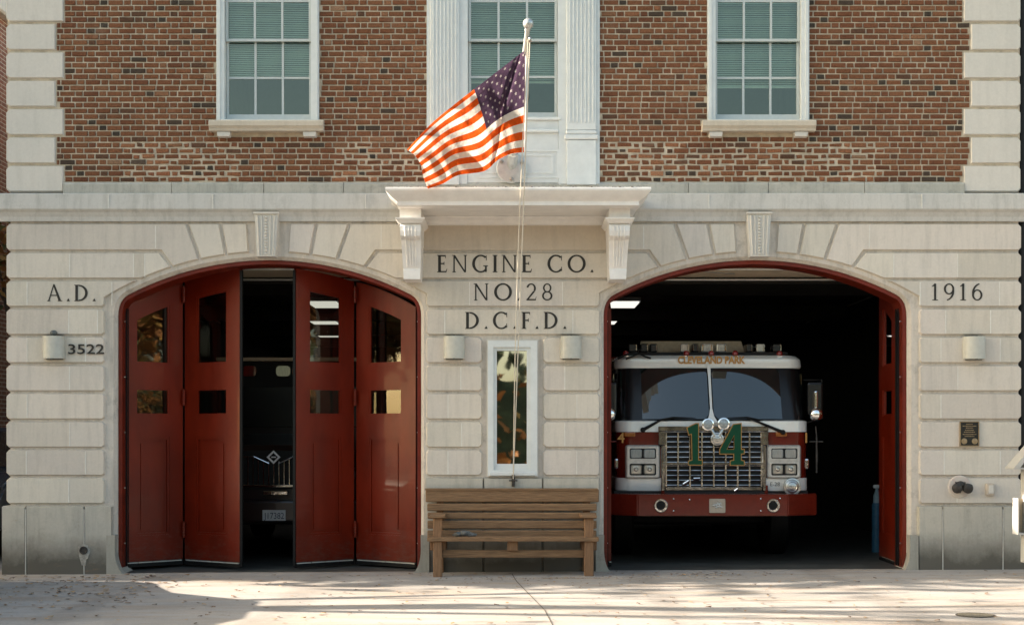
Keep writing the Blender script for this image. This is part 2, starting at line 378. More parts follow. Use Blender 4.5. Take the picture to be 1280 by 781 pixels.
def concrete(name):
    m, t, N, K = nt(name); b = bsdf(N)
    tc = N.new('ShaderNodeTexCoord')
    def noise(scale, det, rough, st=(1, 1, 1)):
        mp = N.new('ShaderNodeMapping'); mp.inputs['Scale'].default_value = st; K.new(tc.outputs['Object'], mp.inputs['Vector'])
        n = N.new('ShaderNodeTexNoise'); n.inputs['Scale'].default_value = scale; n.inputs['Detail'].default_value = det; n.inputs['Roughness'].default_value = rough
        n.inputs['Distortion'].default_value = 0.4
        K.new(mp.outputs['Vector'], n.inputs['Vector']); return n.outputs['Fac']
    def ramp(src, *st):
        r = N.new('ShaderNodeValToRGB')
        while len(r.color_ramp.elements) < len(st): r.color_ramp.elements.new(0.5)
        for e, (p, c) in zip(r.color_ramp.elements, st): e.position = p; e.color = (*c, 1) if len(c) == 3 else c
        K.new(src, r.inputs['Fac']); return r.outputs['Color']
    def mix(f, a, c, mode='MIX'):
        x = N.new('ShaderNodeMix'); x.data_type = 'RGBA'; x.blend_type = mode
        for v, s in ((f, 0), (a, 6), (c, 7)):
            if hasattr(v, 'is_linked'): K.new(v, x.inputs[s])
            else: x.inputs[s].default_value = v
        return x.outputs[2]
    c = ramp(noise(0.8, 6, 0.6, (0.5, 1.6, 1)), (0.3, (0.315, 0.295, 0.27)), (0.7, (0.46, 0.42, 0.38)))
    tan = ramp(noise(1.1, 7, 0.7, (0.35, 2.2, 1)), (0.48, (0, 0, 0)), (0.74, (0.75, 0.75, 0.75)))
    c = mix(tan, c, (0.36, 0.255, 0.165, 1))
    spots = ramp(noise(4, 8, 0.78, (0.6, 1.6, 1)), (0.53, (0, 0, 0)), (0.70, (0.6, 0.6, 0.6)))
    c = mix(spots, c, (0.25, 0.21, 0.165, 1))
    # tyre tracks worn into the apron in front of both bays
    sx = N.new('ShaderNodeSeparateXYZ'); K.new(tc.outputs['Object'], sx.inputs[0]); last = None
    for x0 in (1.45, 3.55, -4.05, -2.15):
        d = N.new('ShaderNodeMath'); d.operation = 'SUBTRACT'; d.inputs[1].default_value = x0; K.new(sx.outputs['X'], d.inputs[0])
        a = N.new('ShaderNodeMath'); a.operation = 'ABSOLUTE'; K.new(d.outputs[0], a.inputs[0])
        r = N.new('ShaderNodeMapRange'); r.interpolation_type = 'SMOOTHSTEP'; r.inputs[1].default_value = .30; r.inputs[2].default_value = .06; K.new(a.outputs[0], r.inputs[0])
        if last is None: last = r.outputs[0]
        else:
            m_ = N.new('ShaderNodeMath'); m_.operation = 'ADD'; m_.use_clamp = True; K.new(last, m_.inputs[0]); K.new(r.outputs[0], m_.inputs[1]); last = m_.outputs[0]
    tm = N.new('ShaderNodeMath'); tm.operation = 'MULTIPLY'; K.new(last, tm.inputs[0]); K.new(ramp(noise(2.5, 8, 0.7, (1.5, .5, 1)), (0.35, (.08, .08, .08)), (0.7, (.5, .5, .5))), tm.inputs[1])
    c = mix(tm.outputs[0], c, (0.17, 0.15, 0.13, 1))
    c = mix(1.0, c, ramp(noise(55, 6, 0.7), (0.3, (0.86, 0.86, 0.86)), (0.7, (1.1, 1.1, 1.1))), 'MULTIPLY')
    K.new(c, b.inputs['Base Color']); b.inputs['Roughness'].default_value = 0.9; b.inputs['Specular IOR Level'].default_value = 0.2
    bp = N.new('ShaderNodeBump'); bp.inputs['Strength'].default_value = 0.35; bp.inputs['Distance'].default_value = 0.01
    K.new(noise(20, 8, 0.7), bp.inputs['Height']); K.new(bp.outputs['Normal'], b.inputs['Normal'])
    return m
M['concrete'] = concrete('worn_concrete')
M['earth'] = simple('bare_earth', (0.10, 0.085, 0.06), 0.95, var=0.4, scale=2)
sheet('ground', -300, 300, -300, 300, -0.13, M['earth'])
sheet('pavement', -16, 16, -7.5, 30, 0.0, M['concrete'])
sheet('road', -120, 120, -18.6, -7.65, -0.115, M['asphalt'])
bm = B(); box(bm, -16, 16, -7.65, -7.5, -0.25, 0.005, 0.015); link('kerb', bm, M['concrete'], kind='structure')
bm = B()
for y in (-13.0,): 
    v = [bm.verts.new(p) for p in ((-80, y - .06, gz(-80) - .111), (80, y - .06, gz(80) - .111), (80, y + .06, gz(80) - .111), (-80, y + .06, gz(-80) - .111))]; bm.faces.new(v)
link('road_marking', bm, simple('yellow_road_paint', (0.6, 0.4, 0.05), 0.7), kind='structure')
def strip(bm, pts, w, dz=0.004):
    for (x0, y0), (x1, y1) in zip(pts[:-1], pts[1:]):
        d = Vector((x1 - x0, y1 - y0)).normalized(); n = Vector((-d.y, d.x)) * w / 2
        v = [bm.verts.new((x, y, gz(x) + dz)) for x, y in ((x0 + n.x, y0 + n.y), (x1 + n.x, y1 + n.y), (x1 - n.x, y1 - n.y), (x0 - n.x, y0 - n.y))]
        bm.faces.new(v)
bm = B()
strip(bm, [(0.0, -0.3), (0.05, -1.2), (0.16, -2.4), (0.30, -3.9), (0.36, -5.4), (0.36, -7.5)], 0.011)
jr = random.Random(3)
for y, a, c in ((-3.22, 2.2, 16), (-4.15, 1.0, 16), (-4.9, -16, 0.2)):
    pts = [(a + (c - a) * k / 30, y + jr.uniform(-.012, .012)) for k in range(31)]
    strip(bm, pts, 0.010)
link('pavement_joint', bm, M['joint'], kind='structure')

# ------------------------------------------------------------------ the fire station
st = thing('fire_station', 'two-bay fire station with red brick upper wall over pale carved limestone ground floor', 'fire station', (0, 0, 0))
ARC = 386.0
def arcy(dx, off=0.0, top=324.0): return top + ARC - math.sqrt(max(0, (ARC + off) ** 2 - dx * dx))
HW = 190.5
BAYS = {'L': 335.5, 'R': 945.5}
def opening(cx, off=0.0, n=28):
    """opening outline in pixels from lower left, over the arch, to lower right; off widens it"""
    hw = HW + off
    pts = []
    x_sh = HW - 13
    arc = [(-x_sh + 2 * x_sh * k / n) for k in range(n + 1)]
    a = [(dx, arcy(dx, off)) for dx in arc]
    c = (hw, arcy(HW, 0) - off * 0.5); e = (hw, arcy(HW) + 20)
    s = a[-1]
    sh = []
    for k in range(1, 6):
        t = k / 6; x = (1 - t) ** 2 * s[0] + 2 * t * (1 - t) * c[0] + t * t * e[0]; y = (1 - t) ** 2 * s[1] + 2 * t * (1 - t) * c[1] + t * t * e[1]
        sh.append((x, y))
    right = a + sh + [e]
    left = [(-x, y) for x, y in ([e] + sh[::-1])]
    full = left + right
    return [(cx + x, y) for x, y in full]
def W2(p): return (X(p[0]), Z(p[1]))

YB = 0.03       # plane behind the blocks
bm = B()
def quadpx(bm, x0, x1, ytop0, ytop1, ybot0, ybot1, y=YB):
    v = [bm.verts.new((X(a), y, Z(b))) for a, b in ((x0, ybot0), (x1, ybot1), (x1, ytop1), (x0, ytop0))]; bm.faces.new(v)
GB = 740
quadpx(bm, 12, BAYS['L'] - HW - 4, 262, 262, GB, GB)
_a, _c = BAYS['L'] + HW + 4, BAYS['R'] - HW - 4
quadpx(bm, _a, _c, 262, 262, 427, 427); quadpx(bm, _a, 611, 427, 427, 594, 594)
quadpx(bm, 670, _c, 427, 427, 594, 594); quadpx(bm, _a, _c, 594, 594, GB, GB)
quadpx(bm, BAYS['R'] + HW + 4, 1274, 262, 262, GB, GB)
for cx in BAYS.values():
    o = opening(cx, 4)
    for (xa, ya), (xb, yb) in zip(o[:-1], o[1:]):
        if abs(xb - xa) > 1e-6: quadpx(bm, xa, xb, 262, 262, ya, yb)
    # chamfer and reveal
    i_ = opening(cx, 0)
    oo = [(o[0][0], GB)] + o + [(o[-1][0], GB)]; ii = [(i_[0][0], GB)] + i_ + [(i_[-1][0], GB)]
    a = [bm.verts.new((W2(p)[0], YB, W2(p)[1])) for p in oo]; b_ = [bm.verts.new((W2(p)[0], YB + .045, W2(p)[1])) for p in ii]
    c_ = [bm.verts.new((W2(p)[0], .42, W2(p)[1])) for p in ii]
    for k in range(len(oo) - 1):
        bm.faces.new((a[k], a[k + 1], b_[k + 1], b_[k])); bm.faces.new((b_[k], b_[k + 1], c_[k + 1], c_[k]))
# side returns of the building
for px in (12, 1274):
    v = [bm.verts.new(p) for p in ((X(px), YB, -.2), (X(px), 20, -.2), (X(px), 20, Z(262)), (X(px), YB, Z(262)))]; bm.faces.new(v)
link('stone_wall', bm, M['stone_back'], st, recalc=False)

# ---- rusticated blocks
def chain(bay, side, y0, y1, border):
    """arch/jamb side of a course between photo rows y0..y1, from top to bottom"""
    cx = BAYS[bay]; out = []; n = 8; r = 9.0; hw = HW + border
    ysp = arcy(hw, r, 324.0)
    cen = 324.0 + ARC
    def xa(y): return math.sqrt(max(0, (ARC + r) ** 2 - (cen - y) ** 2))
    if y0 > ysp:
        cut = 3.0
        return [(cx + side * (hw + cut), y0), (cx + side * hw, y0 + cut), (cx + side * hw, y1 - cut), (cx + side * (hw + cut), y1)]
    yend = min(y1, ysp)
    xs = xa(y0), min(xa(yend), hw)
    for k in range(n + 1):
        dx = xs[0] + (xs[1] - xs[0]) * k / n
        out.append((cx + side * dx, arcy(dx, r)))
    out[0] = (cx + side * xs[0], y0)
    if y1 > ysp + 4: out += [(cx + side * hw, y1 - 3), (cx + side * (hw + 3), y1)]
    return out
def edge_left(y0, y1, px=7): return [(px + 4, y0), (px, y0 + 4), (px, y1 - 4), (px + 4, y1)]
def edge_right(y0, y1, px=1277.5): return [(px - 4, y0), (px, y0 + 4), (px, y1 - 4), (px - 4, y1)]
ROWS = [279.2 + 35.15 * k for k in range(11)]
blk = B(); mort = B()
YF, CH = -0.006, 0.0145
def poly(pts, back=None, yf=YF, ch=CH):
    q = []
    for p in pts:
        w = W2(p)
        if not q or (Vector(w) - Vector(q[-1])).length > 0.004: q.append(w)
    frustum(blk, q, YB + .002, yf, ch, back)
def arcpts(cx, s, dx0, dx1, n=5): return [(cx + s * (dx0 + (dx1 - dx0) * k / n), arcy(dx0 + (dx1 - dx0) * k / n, 9.0)) for k in range(n + 1)]
def vline(px, y0, y1, yf=YF):
    j = rnd.uniform(0.0035, 0.0065)
    box(mort, X(px) - j, X(px) + j, yf - .0022, yf + .02, Z(y1) + .03, Z(y0) - .03)
g = 1.1
for cx, ends in ((BAYS['L'], (7, 514)), (BAYS['R'], (776, 1277.5))):
    for s in (-1, 1):
        end = ends[0] if s < 0 else ends[1]
        f = lambda dx, y: (cx + s * dx, y)
        poly([f(27, ROWS[0]), f(59, ROWS[0])] + arcpts(cx, s, 51.5, 24.5, 4))
        poly([f(61.5, ROWS[0]), f(100.5, ROWS[0])] + arcpts(cx, s, 84.5, 54, 4))
        r1 = ROWS[1] - g
        y0 = ROWS[0]
        if end in (7, 1277.5):
            ed = edge_left(y0, r1) if s < 0 else edge_right(y0, r1)
        else: ed = [(end, y0), (end, r1)]
        poly([f(103, y0)] + ed + [f(134, r1)] + arcpts(cx, s, 119.5, 87, 5), back=.3 if len(ed) > 2 else None)
        vline(cx + s * 141, ROWS[0], r1)
def course_left(k, y0, y1): return edge_left(y0, y1)
for k in range(1, 10):
    y0, y1 = ROWS[k] + g, ROWS[k + 1] - g
    def side_chain(b, s, bord):
        if k == 1:
            cx = BAYS[b]; return [(cx + s * 136.5, y0)] + arcpts(cx, s, 121.5, 158.9, 5)
        return chain(b, s, y0, y1, bord)
    # left pier, right pier
    poly(edge_left(y0, y1) + side_chain('L', -1, 14)[::-1], back=.3)
    poly(edge_right(y0, y1) + side_chain('R', 1, 13)[::-1], back=.3)
    # centre
    if k <= 3:
        poly(side_chain('L', 1, 6.5) + side_chain('R', -1, 5)[::-1])
    elif k <= 8:
        poly(chain('L', 1, y0, y1, 6.5) + [(599, y1), (603, y1 - 4), (603, y0 + 4), (599, y0)])
        poly(chain('R', -1, y0, y1, 5) + [(682.5, y1), (678.5, y1 - 4), (678.5, y0 + 4), (682.5, y0)])
VJ = {1: (87, 167, 181, 1117, 1197), 2: (34, 140, 587, 703, 1150, 1249), 3: (86, 122, 556, 716, 1182, 1238), 4: (34, 107, 1176, 1250, 577, 706),
      5: (87, 1197, 576, 706), 6: (34, 1176, 560, 721), 7: (87, 1204, 577, 706), 8: (33, 107, 1180, 1250, 560, 721), 9: (86, 1196)}
for k, xs in VJ.items():
    for px in xs: vline(px, ROWS[k], ROWS[k + 1])
bmesh.ops.recalc_face_normals(blk, faces=blk.faces[:])
for k, xs in VJ.items():
    for px in xs:
        fs = [f for f in blk.faces if Z(ROWS[k + 1]) < f.calc_center_median().z < Z(ROWS[k])]
        ge = list({v for f in fs for v in f.verts}) + list({e for f in fs for e in f.edges}) + fs
        bmesh.ops.bisect_plane(blk, geom=ge, plane_co=(X(px), 0, 0), plane_no=(1, 0, 0))
tl_ = blk.loops.layers.float_color.new('Tone'); tones = {}
for f in blk.faces:
    c = f.calc_center_median(); py = 714 - c.z * S; k = int((py - ROWS[0]) / 35.15); px = 640 + c.x * S
    key = (k, sum(1 for v in VJ.get(k, ()) if v < px), px < 335, px < 640, px < 945, int(px / 40) if k == 0 else 0)
    if key not in tones:
        a = rnd.uniform(.90, 1.04); tones[key] = (a * rnd.uniform(.99, 1.015), a, a * rnd.uniform(.97, 1.01), 1)
    for l in f.loops: l[tl_] = tones[key]
link('stone_blocks', blk, M['stone'], st, recalc=False)

# base course
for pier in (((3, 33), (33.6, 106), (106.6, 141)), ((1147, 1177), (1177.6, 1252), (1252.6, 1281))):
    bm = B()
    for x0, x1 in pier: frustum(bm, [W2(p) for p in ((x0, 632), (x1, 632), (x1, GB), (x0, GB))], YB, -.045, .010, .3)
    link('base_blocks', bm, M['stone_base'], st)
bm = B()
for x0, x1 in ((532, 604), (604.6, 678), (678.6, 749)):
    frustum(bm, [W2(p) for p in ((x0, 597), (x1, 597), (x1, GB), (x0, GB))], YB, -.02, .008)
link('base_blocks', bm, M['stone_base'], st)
for px in (33.3, 106.3, 1177.3, 1252.3): box(mort, X(px) - .0045, X(px) + .0045, -.046, -.01, Z(717), Z(636))
link('joint_lines', mort, M['mortar_line'], st)

# rounded wheel guards at the foot of each jamb
def wheel_guard(px, s):
    """px = jamb edge; s = +1 opening lies to the right"""
    bm = B(); pts = []
    n = 10
    for k in range(n + 1):
        t = k / n; a = t * PI / 2
        pts.append((px + s * 14 * (1 - math.cos(a)), 686 + 31 * math.sin(a) * 1.0))
    prof = [(px - s * 11, 668), (px + s * 0.2, 668)] + pts + [(px + s * 14, GB), (px - s * 11, GB)]
    frustum(bm, [W2(p) for p in prof], .40, -.049, .003, None)
    for f in bm.faces: pass
    return link('wheel_guard', bm, M['guard'], st)
wheel_guard(145, 1); wheel_guard(526, -1); wheel_guard(755, 1); wheel_guard(1136, -1)

# panel under the canopy
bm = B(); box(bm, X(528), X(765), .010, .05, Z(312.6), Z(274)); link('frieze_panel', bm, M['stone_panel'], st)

# belt course with cavetto moulding, water table above it
bm = B()
prof = [(.3, 262), (.3, 242.6), (-.055, 242.6), (-.075, 244), (-.085, 262.3), (-.078, 263.5), (-.05, 266), (-.022, 271.5), (-.012, 276.8), (.034, 276.8), (.034, 262)]
xprism(bm, [(y, Z(p)) for y, p in prof], X(-1.5), X(1286))
link('belt_course', bm, M['stone_belt'], st)
bm = B()
jr = random.Random(5)
xs = [79.5, 215, 330, 430, 560, 700, 860, 960, 1080, 1205]
for a, c in zip(xs[:-1], xs[1:]):
    xprism(bm, [(.3, Z(242.7)), (-.03, Z(242.7)), (-.03, Z(231)), (-.012, Z(228.3)), (.3, Z(228))], X(a + .35), X(c - .35))
link('water_table', bm, M['wtable'], st)
bm = B()
for px in (138, 268, 458, 885, 1150): box(bm, X(px) - .005, X(px) + .005, -.088, -.05, Z(262), Z(244.5))
link('belt_joint', bm, M['mortar_line'], st)

# keystones
def keystone(cx):
    bm = B()
    frustum(bm, [W2(p) for p in ((cx - 15.5, 268), (cx + 15.5, 268), (cx + 12, 322.6), (cx - 12, 322.6))], YB, -.10, .008, .2)
    for s in (-1, 1):
        for a, c in ((4.2, 7.2), (9.0, 12.2)):
            q = [(cx + s * a, 271), (cx + s * c, 271), (cx + s * c * .80, 320), (cx + s * a * .82, 320)]
            frustum(bm, [W2(p) for p in q], -.098, -.118, .010)
    frustum(bm, [W2(p) for p in ((cx - 15.5, 266.5), (cx + 15.5, 266.5), (cx + 16.5, 269.5), (cx - 16.5, 269.5))], -.08, -.125, .004)
    k = link('keystone', bm, M['stone_quoin'], st)
    bm = B()
    for i in range(13): ball(bm, (X(cx), -.108, Z(273.5 + 3.75 * i)), .017, 2, (1, .9, .85))
    link('bead_moulding', bm, M['stone_quoin'], k, smooth=True)
keystone(334.4); keystone(947.5)
for cx, kk in ((BAYS['L'], 334.4), (BAYS['R'], 947.5)):
    pass

# quoins of the upper storey
q0 = 241.4
for right in (0, 1):
    bm = B()
    for i in range(14):
        y1 = q0 - 35.4 * i - 1; y0 = y1 - 33.6
        if not right:
            w = 80 if i % 2 == 0 else 70
            p = [(11.5, y1), (7, y1 - 4.5), (7, y0 + 4.5), (11.5, y0), (w, y0), (w, y1)]
        else:
            w = 1204 if i % 2 == 0 else 1213
            p = [(1272.5, y1), (1276.5, y1 - 4.5), (1276.5, y0 + 4.5), (1272.5, y0), (w, y0), (w, y1)]
        frustum(bm, [W2(a) for a in p], .025, -.012, .016, .3)
    link('quoins', bm, M['stone_quoin'], st)

# ---- brick wall in Flemish bond, laid brick by brick
ZTOP = 8.3
HOLES = [(271, 399, -60, 166), (884, 1011, -60, 166), (533.5, 749.5, -80, 232)]
def holes_at(z0, z1):
    out = []
    for a, c, t, b_ in HOLES:
        if Z(t) > z0 and Z(b_) < z1: out.append((X(a), X(c)))
    return out
bm = B()
def wallpatch(bm, x0, x1, z0, z1, y):
    v = [bm.verts.new(p) for p in ((x0, y, z0), (x1, y, z0), (x1, y, z1), (x0, y, z1))]; bm.faces.new(v)
cols = sorted([X(9), X(1275)] + [X(v) for h in HOLES for v in h[:2]])
for a, c in zip(cols[:-1], cols[1:]):
    hit = [h for h in HOLES if X(h[0]) <= (a + c) / 2 <= X(h[1])]
    if hit:
        wallpatch(bm, a, c, Z(229), Z(hit[0][3]), .012); wallpatch(bm, a, c, Z(hit[0][2]), ZTOP, .012)
    else: wallpatch(bm, a, c, Z(229), ZTOP, .012)
for px in (12, 1274):
    wv = [bm.verts.new(p) for p in ((X(px), .012, Z(262)), (X(px), 20, Z(262)), (X(px), 20, ZTOP), (X(px), .012, ZTOP))]; bm.faces.new(wv)
link('mortar_bed', bm, M['mortar'], st, recalc=False)

bm = B(); colr = bm.loops.layers.float_color.new('Col')
pal = [((.190, .080, .040), 40), ((.172, .070, .036), 30), ((.208, .092, .047), 16), ((.150, .061, .033), 9), ((.235, .115, .062), 3), ((.070, .050, .037), 3), ((.110, .057, .035), 5), ((.28, .165, .10), .6)]
tot = sum(w for _, w in pal)
def pick(header):
    r = rnd.random() * tot
    if header and rnd.random() < .06: return (.058, .046, .036)
    for c, w in pal:
        r -= w
        if r <= 0: return c
    return pal[0][0]
ROWH = 7.12 / S; JNT = 0.0145
def brick(x0, x1, z0, z1, c, jit):
    y1 = rnd.uniform(-.006, .004)
    j = lambda: rnd.uniform(-jit, jit)
    P = [(x0 + j(), z0 + j()), (x1 + j(), z0 + j()), (x1 + j(), z1 + j()), (x0 + j(), z1 + j())]
    cx, cz = (x0 + x1) / 2, (z0 + z1) / 2
    f_ = 0.004
    front = [bm.verts.new((x + (f_ if x < cx else -f_), y1 + rnd.uniform(-.0015, .0015), z + (f_ if z < cz else -f_))) for x, z in P]
    back = [bm.verts.new((x, .0125, z)) for x, z in P]
    v = rnd.uniform(.88, 1.08)
    fs = [bm.faces.new(front)]
    for k in range(4): fs.append(bm.faces.new((back[k], back[(k + 1) % 4], front[(k + 1) % 4], front[k])))
    for f in fs:
        for l in f.loops: l[colr] = (c[0] * v, c[1] * v, c[2] * v, 1)
nrow = int((ZTOP - Z(228)) / ROWH)
SL, HL = 19.6 / S, 9.9 / S
for r in range(nrow):
    z0 = Z(227.6) + r * ROWH + JNT / 2; z1 = z0 + ROWH - JNT
    py = 714 - (z0 + z1) / 2 * S
    i = int((q0 - py) / 35.4); lim0 = 80.6 if i % 2 == 0 else 70.6; lim1 = 1203.4 if i % 2 == 0 else 1212.4
    spans = [(X(lim0), X(lim1))]
    for h0, h1 in holes_at(z0 - .001, z1 + .001):
        ns = []
        for a, c in spans:
            if h1 <= a or h0 >= c: ns.append((a, c)); continue
            if h0 > a: ns.append((a, h0))
            if h1 < c: ns.append((h1, c))
        spans = ns
    off = (0 if r % 2 == 0 else (SL + HL) / 2) + rnd.uniform(-.012, .012)
    old = r < 7
    x = X(60) - off
    hd = False
    rough_x = 0
    while x < X(1220):
        w = HL if hd else SL
        if rnd.random() < .05: w *= rnd.uniform(.85, 1.12)
        a, c = x + JNT / 2, x + w - JNT / 2
        col_ = pick(hd)
        pxc = 640 + (a + c) / 2 * S
        worn = old and (150 < pxc < 300 or 420 < pxc < 560 or 760 < pxc < 1110) and rnd.random() < .8
        for s0, s1 in spans:
            aa, cc = max(a, s0 + .004), min(c, s1 - .004)
            if cc - aa > .022:
                if worn:
                    m_ = rnd.uniform(.0, .012); kk = rnd.uniform(.8, 1.5); cl = tuple(k * kk for k in col_)
                    brick(aa + m_, cc - m_, z0 + rnd.uniform(0, .008), z1 - rnd.uniform(0, .009), cl, .0055)
                else: brick(aa, cc, z0, z1, col_, .0018)
        x += w; hd = not hd
mb, t_, N_, K_ = nt('red_brick'); b_ = bsdf(N_)
at = N_.new('ShaderNodeVertexColor'); at.layer_name = 'Col'
tc_ = N_.new('ShaderNodeTexCoord'); nz_ = N_.new('ShaderNodeTexNoise'); nz_.inputs['Scale'].default_value = 60; nz_.inputs['Detail'].default_value = 7
K_.new(tc_.outputs['Object'], nz_.inputs['Vector'])
rp_ = N_.new('ShaderNodeValToRGB'); rp_.color_ramp.elements[0].position = .3; rp_.color_ramp.elements[0].color = (.62, .62, .62, 1); rp_.color_ramp.elements[1].position = .72; rp_.color_ramp.elements[1].color = (1.3, 1.3, 1.3, 1)
K_.new(nz_.outputs['Fac'], rp_.inputs['Fac'])
mx_ = N_.new('ShaderNodeMix'); mx_.data_type = 'RGBA'; mx_.blend_type = 'MULTIPLY'; mx_.inputs[0].default_value = 1
K_.new(at.outputs['Color'], mx_.inputs[6]); K_.new(rp_.outputs['Color'], mx_.inputs[7])
# mortar bloom: pale smears over the old courses
n2_ = N_.new('ShaderNodeTexNoise'); n2_.inputs['Scale'].default_value = 2.4; n2_.inputs['Detail'].default_value = 8; n2_.inputs['Roughness'].default_value = .75
K_.new(tc_.outputs['Object'], n2_.inputs['Vector'])
r2_ = N_.new('ShaderNodeValToRGB'); r2_.color_ramp.elements[0].position = .57; r2_.color_ramp.elements[0].color = (0, 0, 0, 1); r2_.color_ramp.elements[1].position = .75; r2_.color_ramp.elements[1].color = (.4, .4, .4, 1)
K_.new(n2_.outputs['Fac'], r2_.inputs['Fac'])
m3_ = N_.new('ShaderNodeMix'); m3_.data_type = 'RGBA'; K_.new(r2_.outputs['Color'], m3_.inputs[0]); K_.new(mx_.outputs[2], m3_.inputs[6]); m3_.inputs[7].default_value = (.34, .27, .20, 1)
K_.new(m3_.outputs[2], b_.inputs['Base Color']); b_.inputs['Roughness'].default_value = .9; b_.inputs['Specular IOR Level'].default_value = .2
bp_ = N_.new('ShaderNodeBump'); bp_.inputs['Strength'].default_value = .5; bp_.inputs['Distance'].default_value = .006
K_.new(nz_.outputs['Fac'], bp_.inputs['Height']); K_.new(bp_.outputs['Normal'], b_.inputs['Normal'])
link('brick_wall', bm, mb, st, recalc=False)
# parapet coping and roof
bm = B(); box(bm, X(0), X(1283), -.0, .45, ZTOP, ZTOP + .16, .02); link('coping', bm, M['stone_belt'], st)
bm = B(); box(bm, X(13), X(1273), .3, 20, ZTOP - .5, ZTOP - .3); box(bm, X(13), X(1273), 19.8, 20, -.1, ZTOP - .3); link('roof', bm, M['ceil_dark'], st)

# ---- upper windows
def sash_window(cx0, cx1, yb, blind_y, extra=False):
    """casing between photo columns cx0..cx1, glass bottom rail at row yb"""
    w = B(); yt = yb - 206
    if not extra:
        ringframe(w, rect(X(cx0), X(cx1), Z(152), Z(-58)), rect(X(cx0 + 10), X(cx1 - 10), Z(150), Z(-50)), -.03, .16)
        ringframe(w, rect(X(cx0 + 1.5), X(cx1 - 1.5), Z(151.5), Z(-57)), rect(X(cx0 + 5), X(cx1 - 5), Z(150.5), Z(-52)), -.045, -.02)
    else:
        ringframe(w, rect(X(cx0), X(cx1), Z(148), Z(-62)), rect(X(cx0 + 1), X(cx1 - 1), Z(147), Z(-60)), -.02, .16)
    p = link('window', w, M['white'], st)
    x0, x1 = (cx0 + 10.5, cx1 - 10.5) if not extra else (cx0 + 1.5, cx1 - 1.5)
    s = B()
    # lower sash nearer the street is the inner one; both stand back in the frame
    yr = 48.5
    def sash(ya, yb_, y, mid):
        ringframe(s, rect(X(x0), X(x1), Z(yb_), Z(ya)), rect(X(x0 + 3.2), X(x1 - 3.2), Z(yb_ - (8 if mid else 3)), Z(ya + (3 if mid else 4))), y, y + .04)
        for k in (1, 2):
            c = x0 + 2 + (x1 - x0 - 4) * k / 3
            box(s, X(c) - .013, X(c) + .013, y + .006, y + .034, Z(yb_ - 2), Z(ya + 2))
        mz = (ya + yb_ - (5 if mid else 0)) / 2
        box(s, X(x0 + 2), X(x1 - 2), y + .008, y + .032, Z(mz) - .012, Z(mz) + .012)
    sash(yr - 2, 149.5 if not extra else 147, .075, True); sash(-50, yr + 2.5, .03, False)
    link('sash', s, simple_cache('grey_sash_paint', (0.50, 0.545, 0.54)), p)
    gbm = B()
    for ya, yb_, y in ((yr, 146, .095), (-50, yr, .05)):
        wallpatch(gbm, X(x0 + 1), X(x1 - 1), Z(yb_), Z(ya), y)
    link('pane', gbm, M['glass'], p, recalc=False)
    b = B(); zz = Z(blind_y); tlt = rnd.uniform(-.014, .014)
    while zz < Z(-50):
        v = [b.verts.new(q) for q in ((X(x0 + 2), .155, zz), (X(x1 - 2), .155, zz), (X(x1 - 2), .172, zz + .021 + tlt), (X(x0 + 2), .172, zz + .021))]; v[1].co.z += tlt; b.faces.new(v); zz += .026 + rnd.uniform(-.0015, .0015)
    box(b, X(x0 + 2), X(x1 - 2), .15, .175, Z(blind_y) - .025, Z(blind_y) - .004)
    link('blind', b, M['blind'], p, recalc=False)
    r = B(); box(r, X(x0 - 6), X(x1 + 6), .18, 2.2, Z(190), Z(-60))
    bmesh.ops.delete(r, geom=[f for f in r.faces if abs(f.calc_center_median().y - .18) < .01], context='FACES')
    link('room_lining', r, M['room'], p, recalc=False)
    if not extra:
        sl_ = B(); xprism(sl_, [(.1, Z(153)), (-.12, Z(153)), (-.135, Z(155)), (-.135, Z(160)), (-.11, Z(163)), (-.10, Z(166)), (.1, Z(166))], X(cx0 - 7.5), X(cx1 + 6.5))
        sill = link('window_sill', sl_, simple_cache('sill_stone', None), p)
        for a in (cx0 + 1, cx1 - 20):
            k_ = B(); frustum(k_, [W2(q) for q in ((a, 166), (a + 18, 166), (a + 17, 173), (a + 1, 173))], .02, -.085, .006)
            link('sill_bracket', k_, M['stone_quoin'], p)
    return p
def simple_cache(n, c):
    if n in M: return M[n]
    if n == 'sill_stone': M[n] = stone('sill_stone', (.55, .49, .40), (.60, .53, .43), (.36, .31, .25), .4, .3)
    else: M[n] = simple(n, c, .5, var=.05)
    return M[n]
sash_window(271, 399, 149, 93); sash_window(884, 1011, 149, 104)
sash_window(584, 698, 147, 98, True)

# ---- white timber centrepiece
bm = B()
for a, c in ((533.5, 584), (698, 749.5)):
    box(bm, X(a), X(c), -.025, .15, Z(232), Z(-80))
box(bm, X(584.2), X(697.8), -.012, .15, Z(232), Z(147.5))
box(bm, X(584), X(698), -.06, -.012, Z(166.5), Z(163), .008); box(bm, X(581), X(701), -.05, -.012, Z(151), Z(147.6), .006)
for a, c in ((538, 574), (708, 745)):
    box(bm, X(a), X(c), -.06, -.025, Z(164), Z(-80), .006)               # pilaster shaft
    for k in range(7):
        x = a + 4 + (c - a - 8) * k / 6; box(bm, X(x) - .012, X(x) + .012, -.068, -.06, Z(155), Z(-80), .006)
    box(bm, X(a - 2.5), X(c + 2.5), -.085, -.025, Z(176), Z(170), .012); box(bm, X(a - 1), X(c + 1), -.075, -.025, Z(169.5), Z(164.5), .012)
    box(bm, X(a), X(c), -.065, -.025, Z(232), Z(176.5), .006)
ringframe(bm, rect(X(597), X(700), Z(223), Z(187)), rect(X(601), X(696), Z(220), Z(190)), -.024, -.01)
ringframe(bm, rect(X(605), X(692), Z(217), Z(193)), rect(X(608), X(689), Z(214.5), Z(195.5)), -.022, -.01)
link('window_surround', bm, M['white'], st)

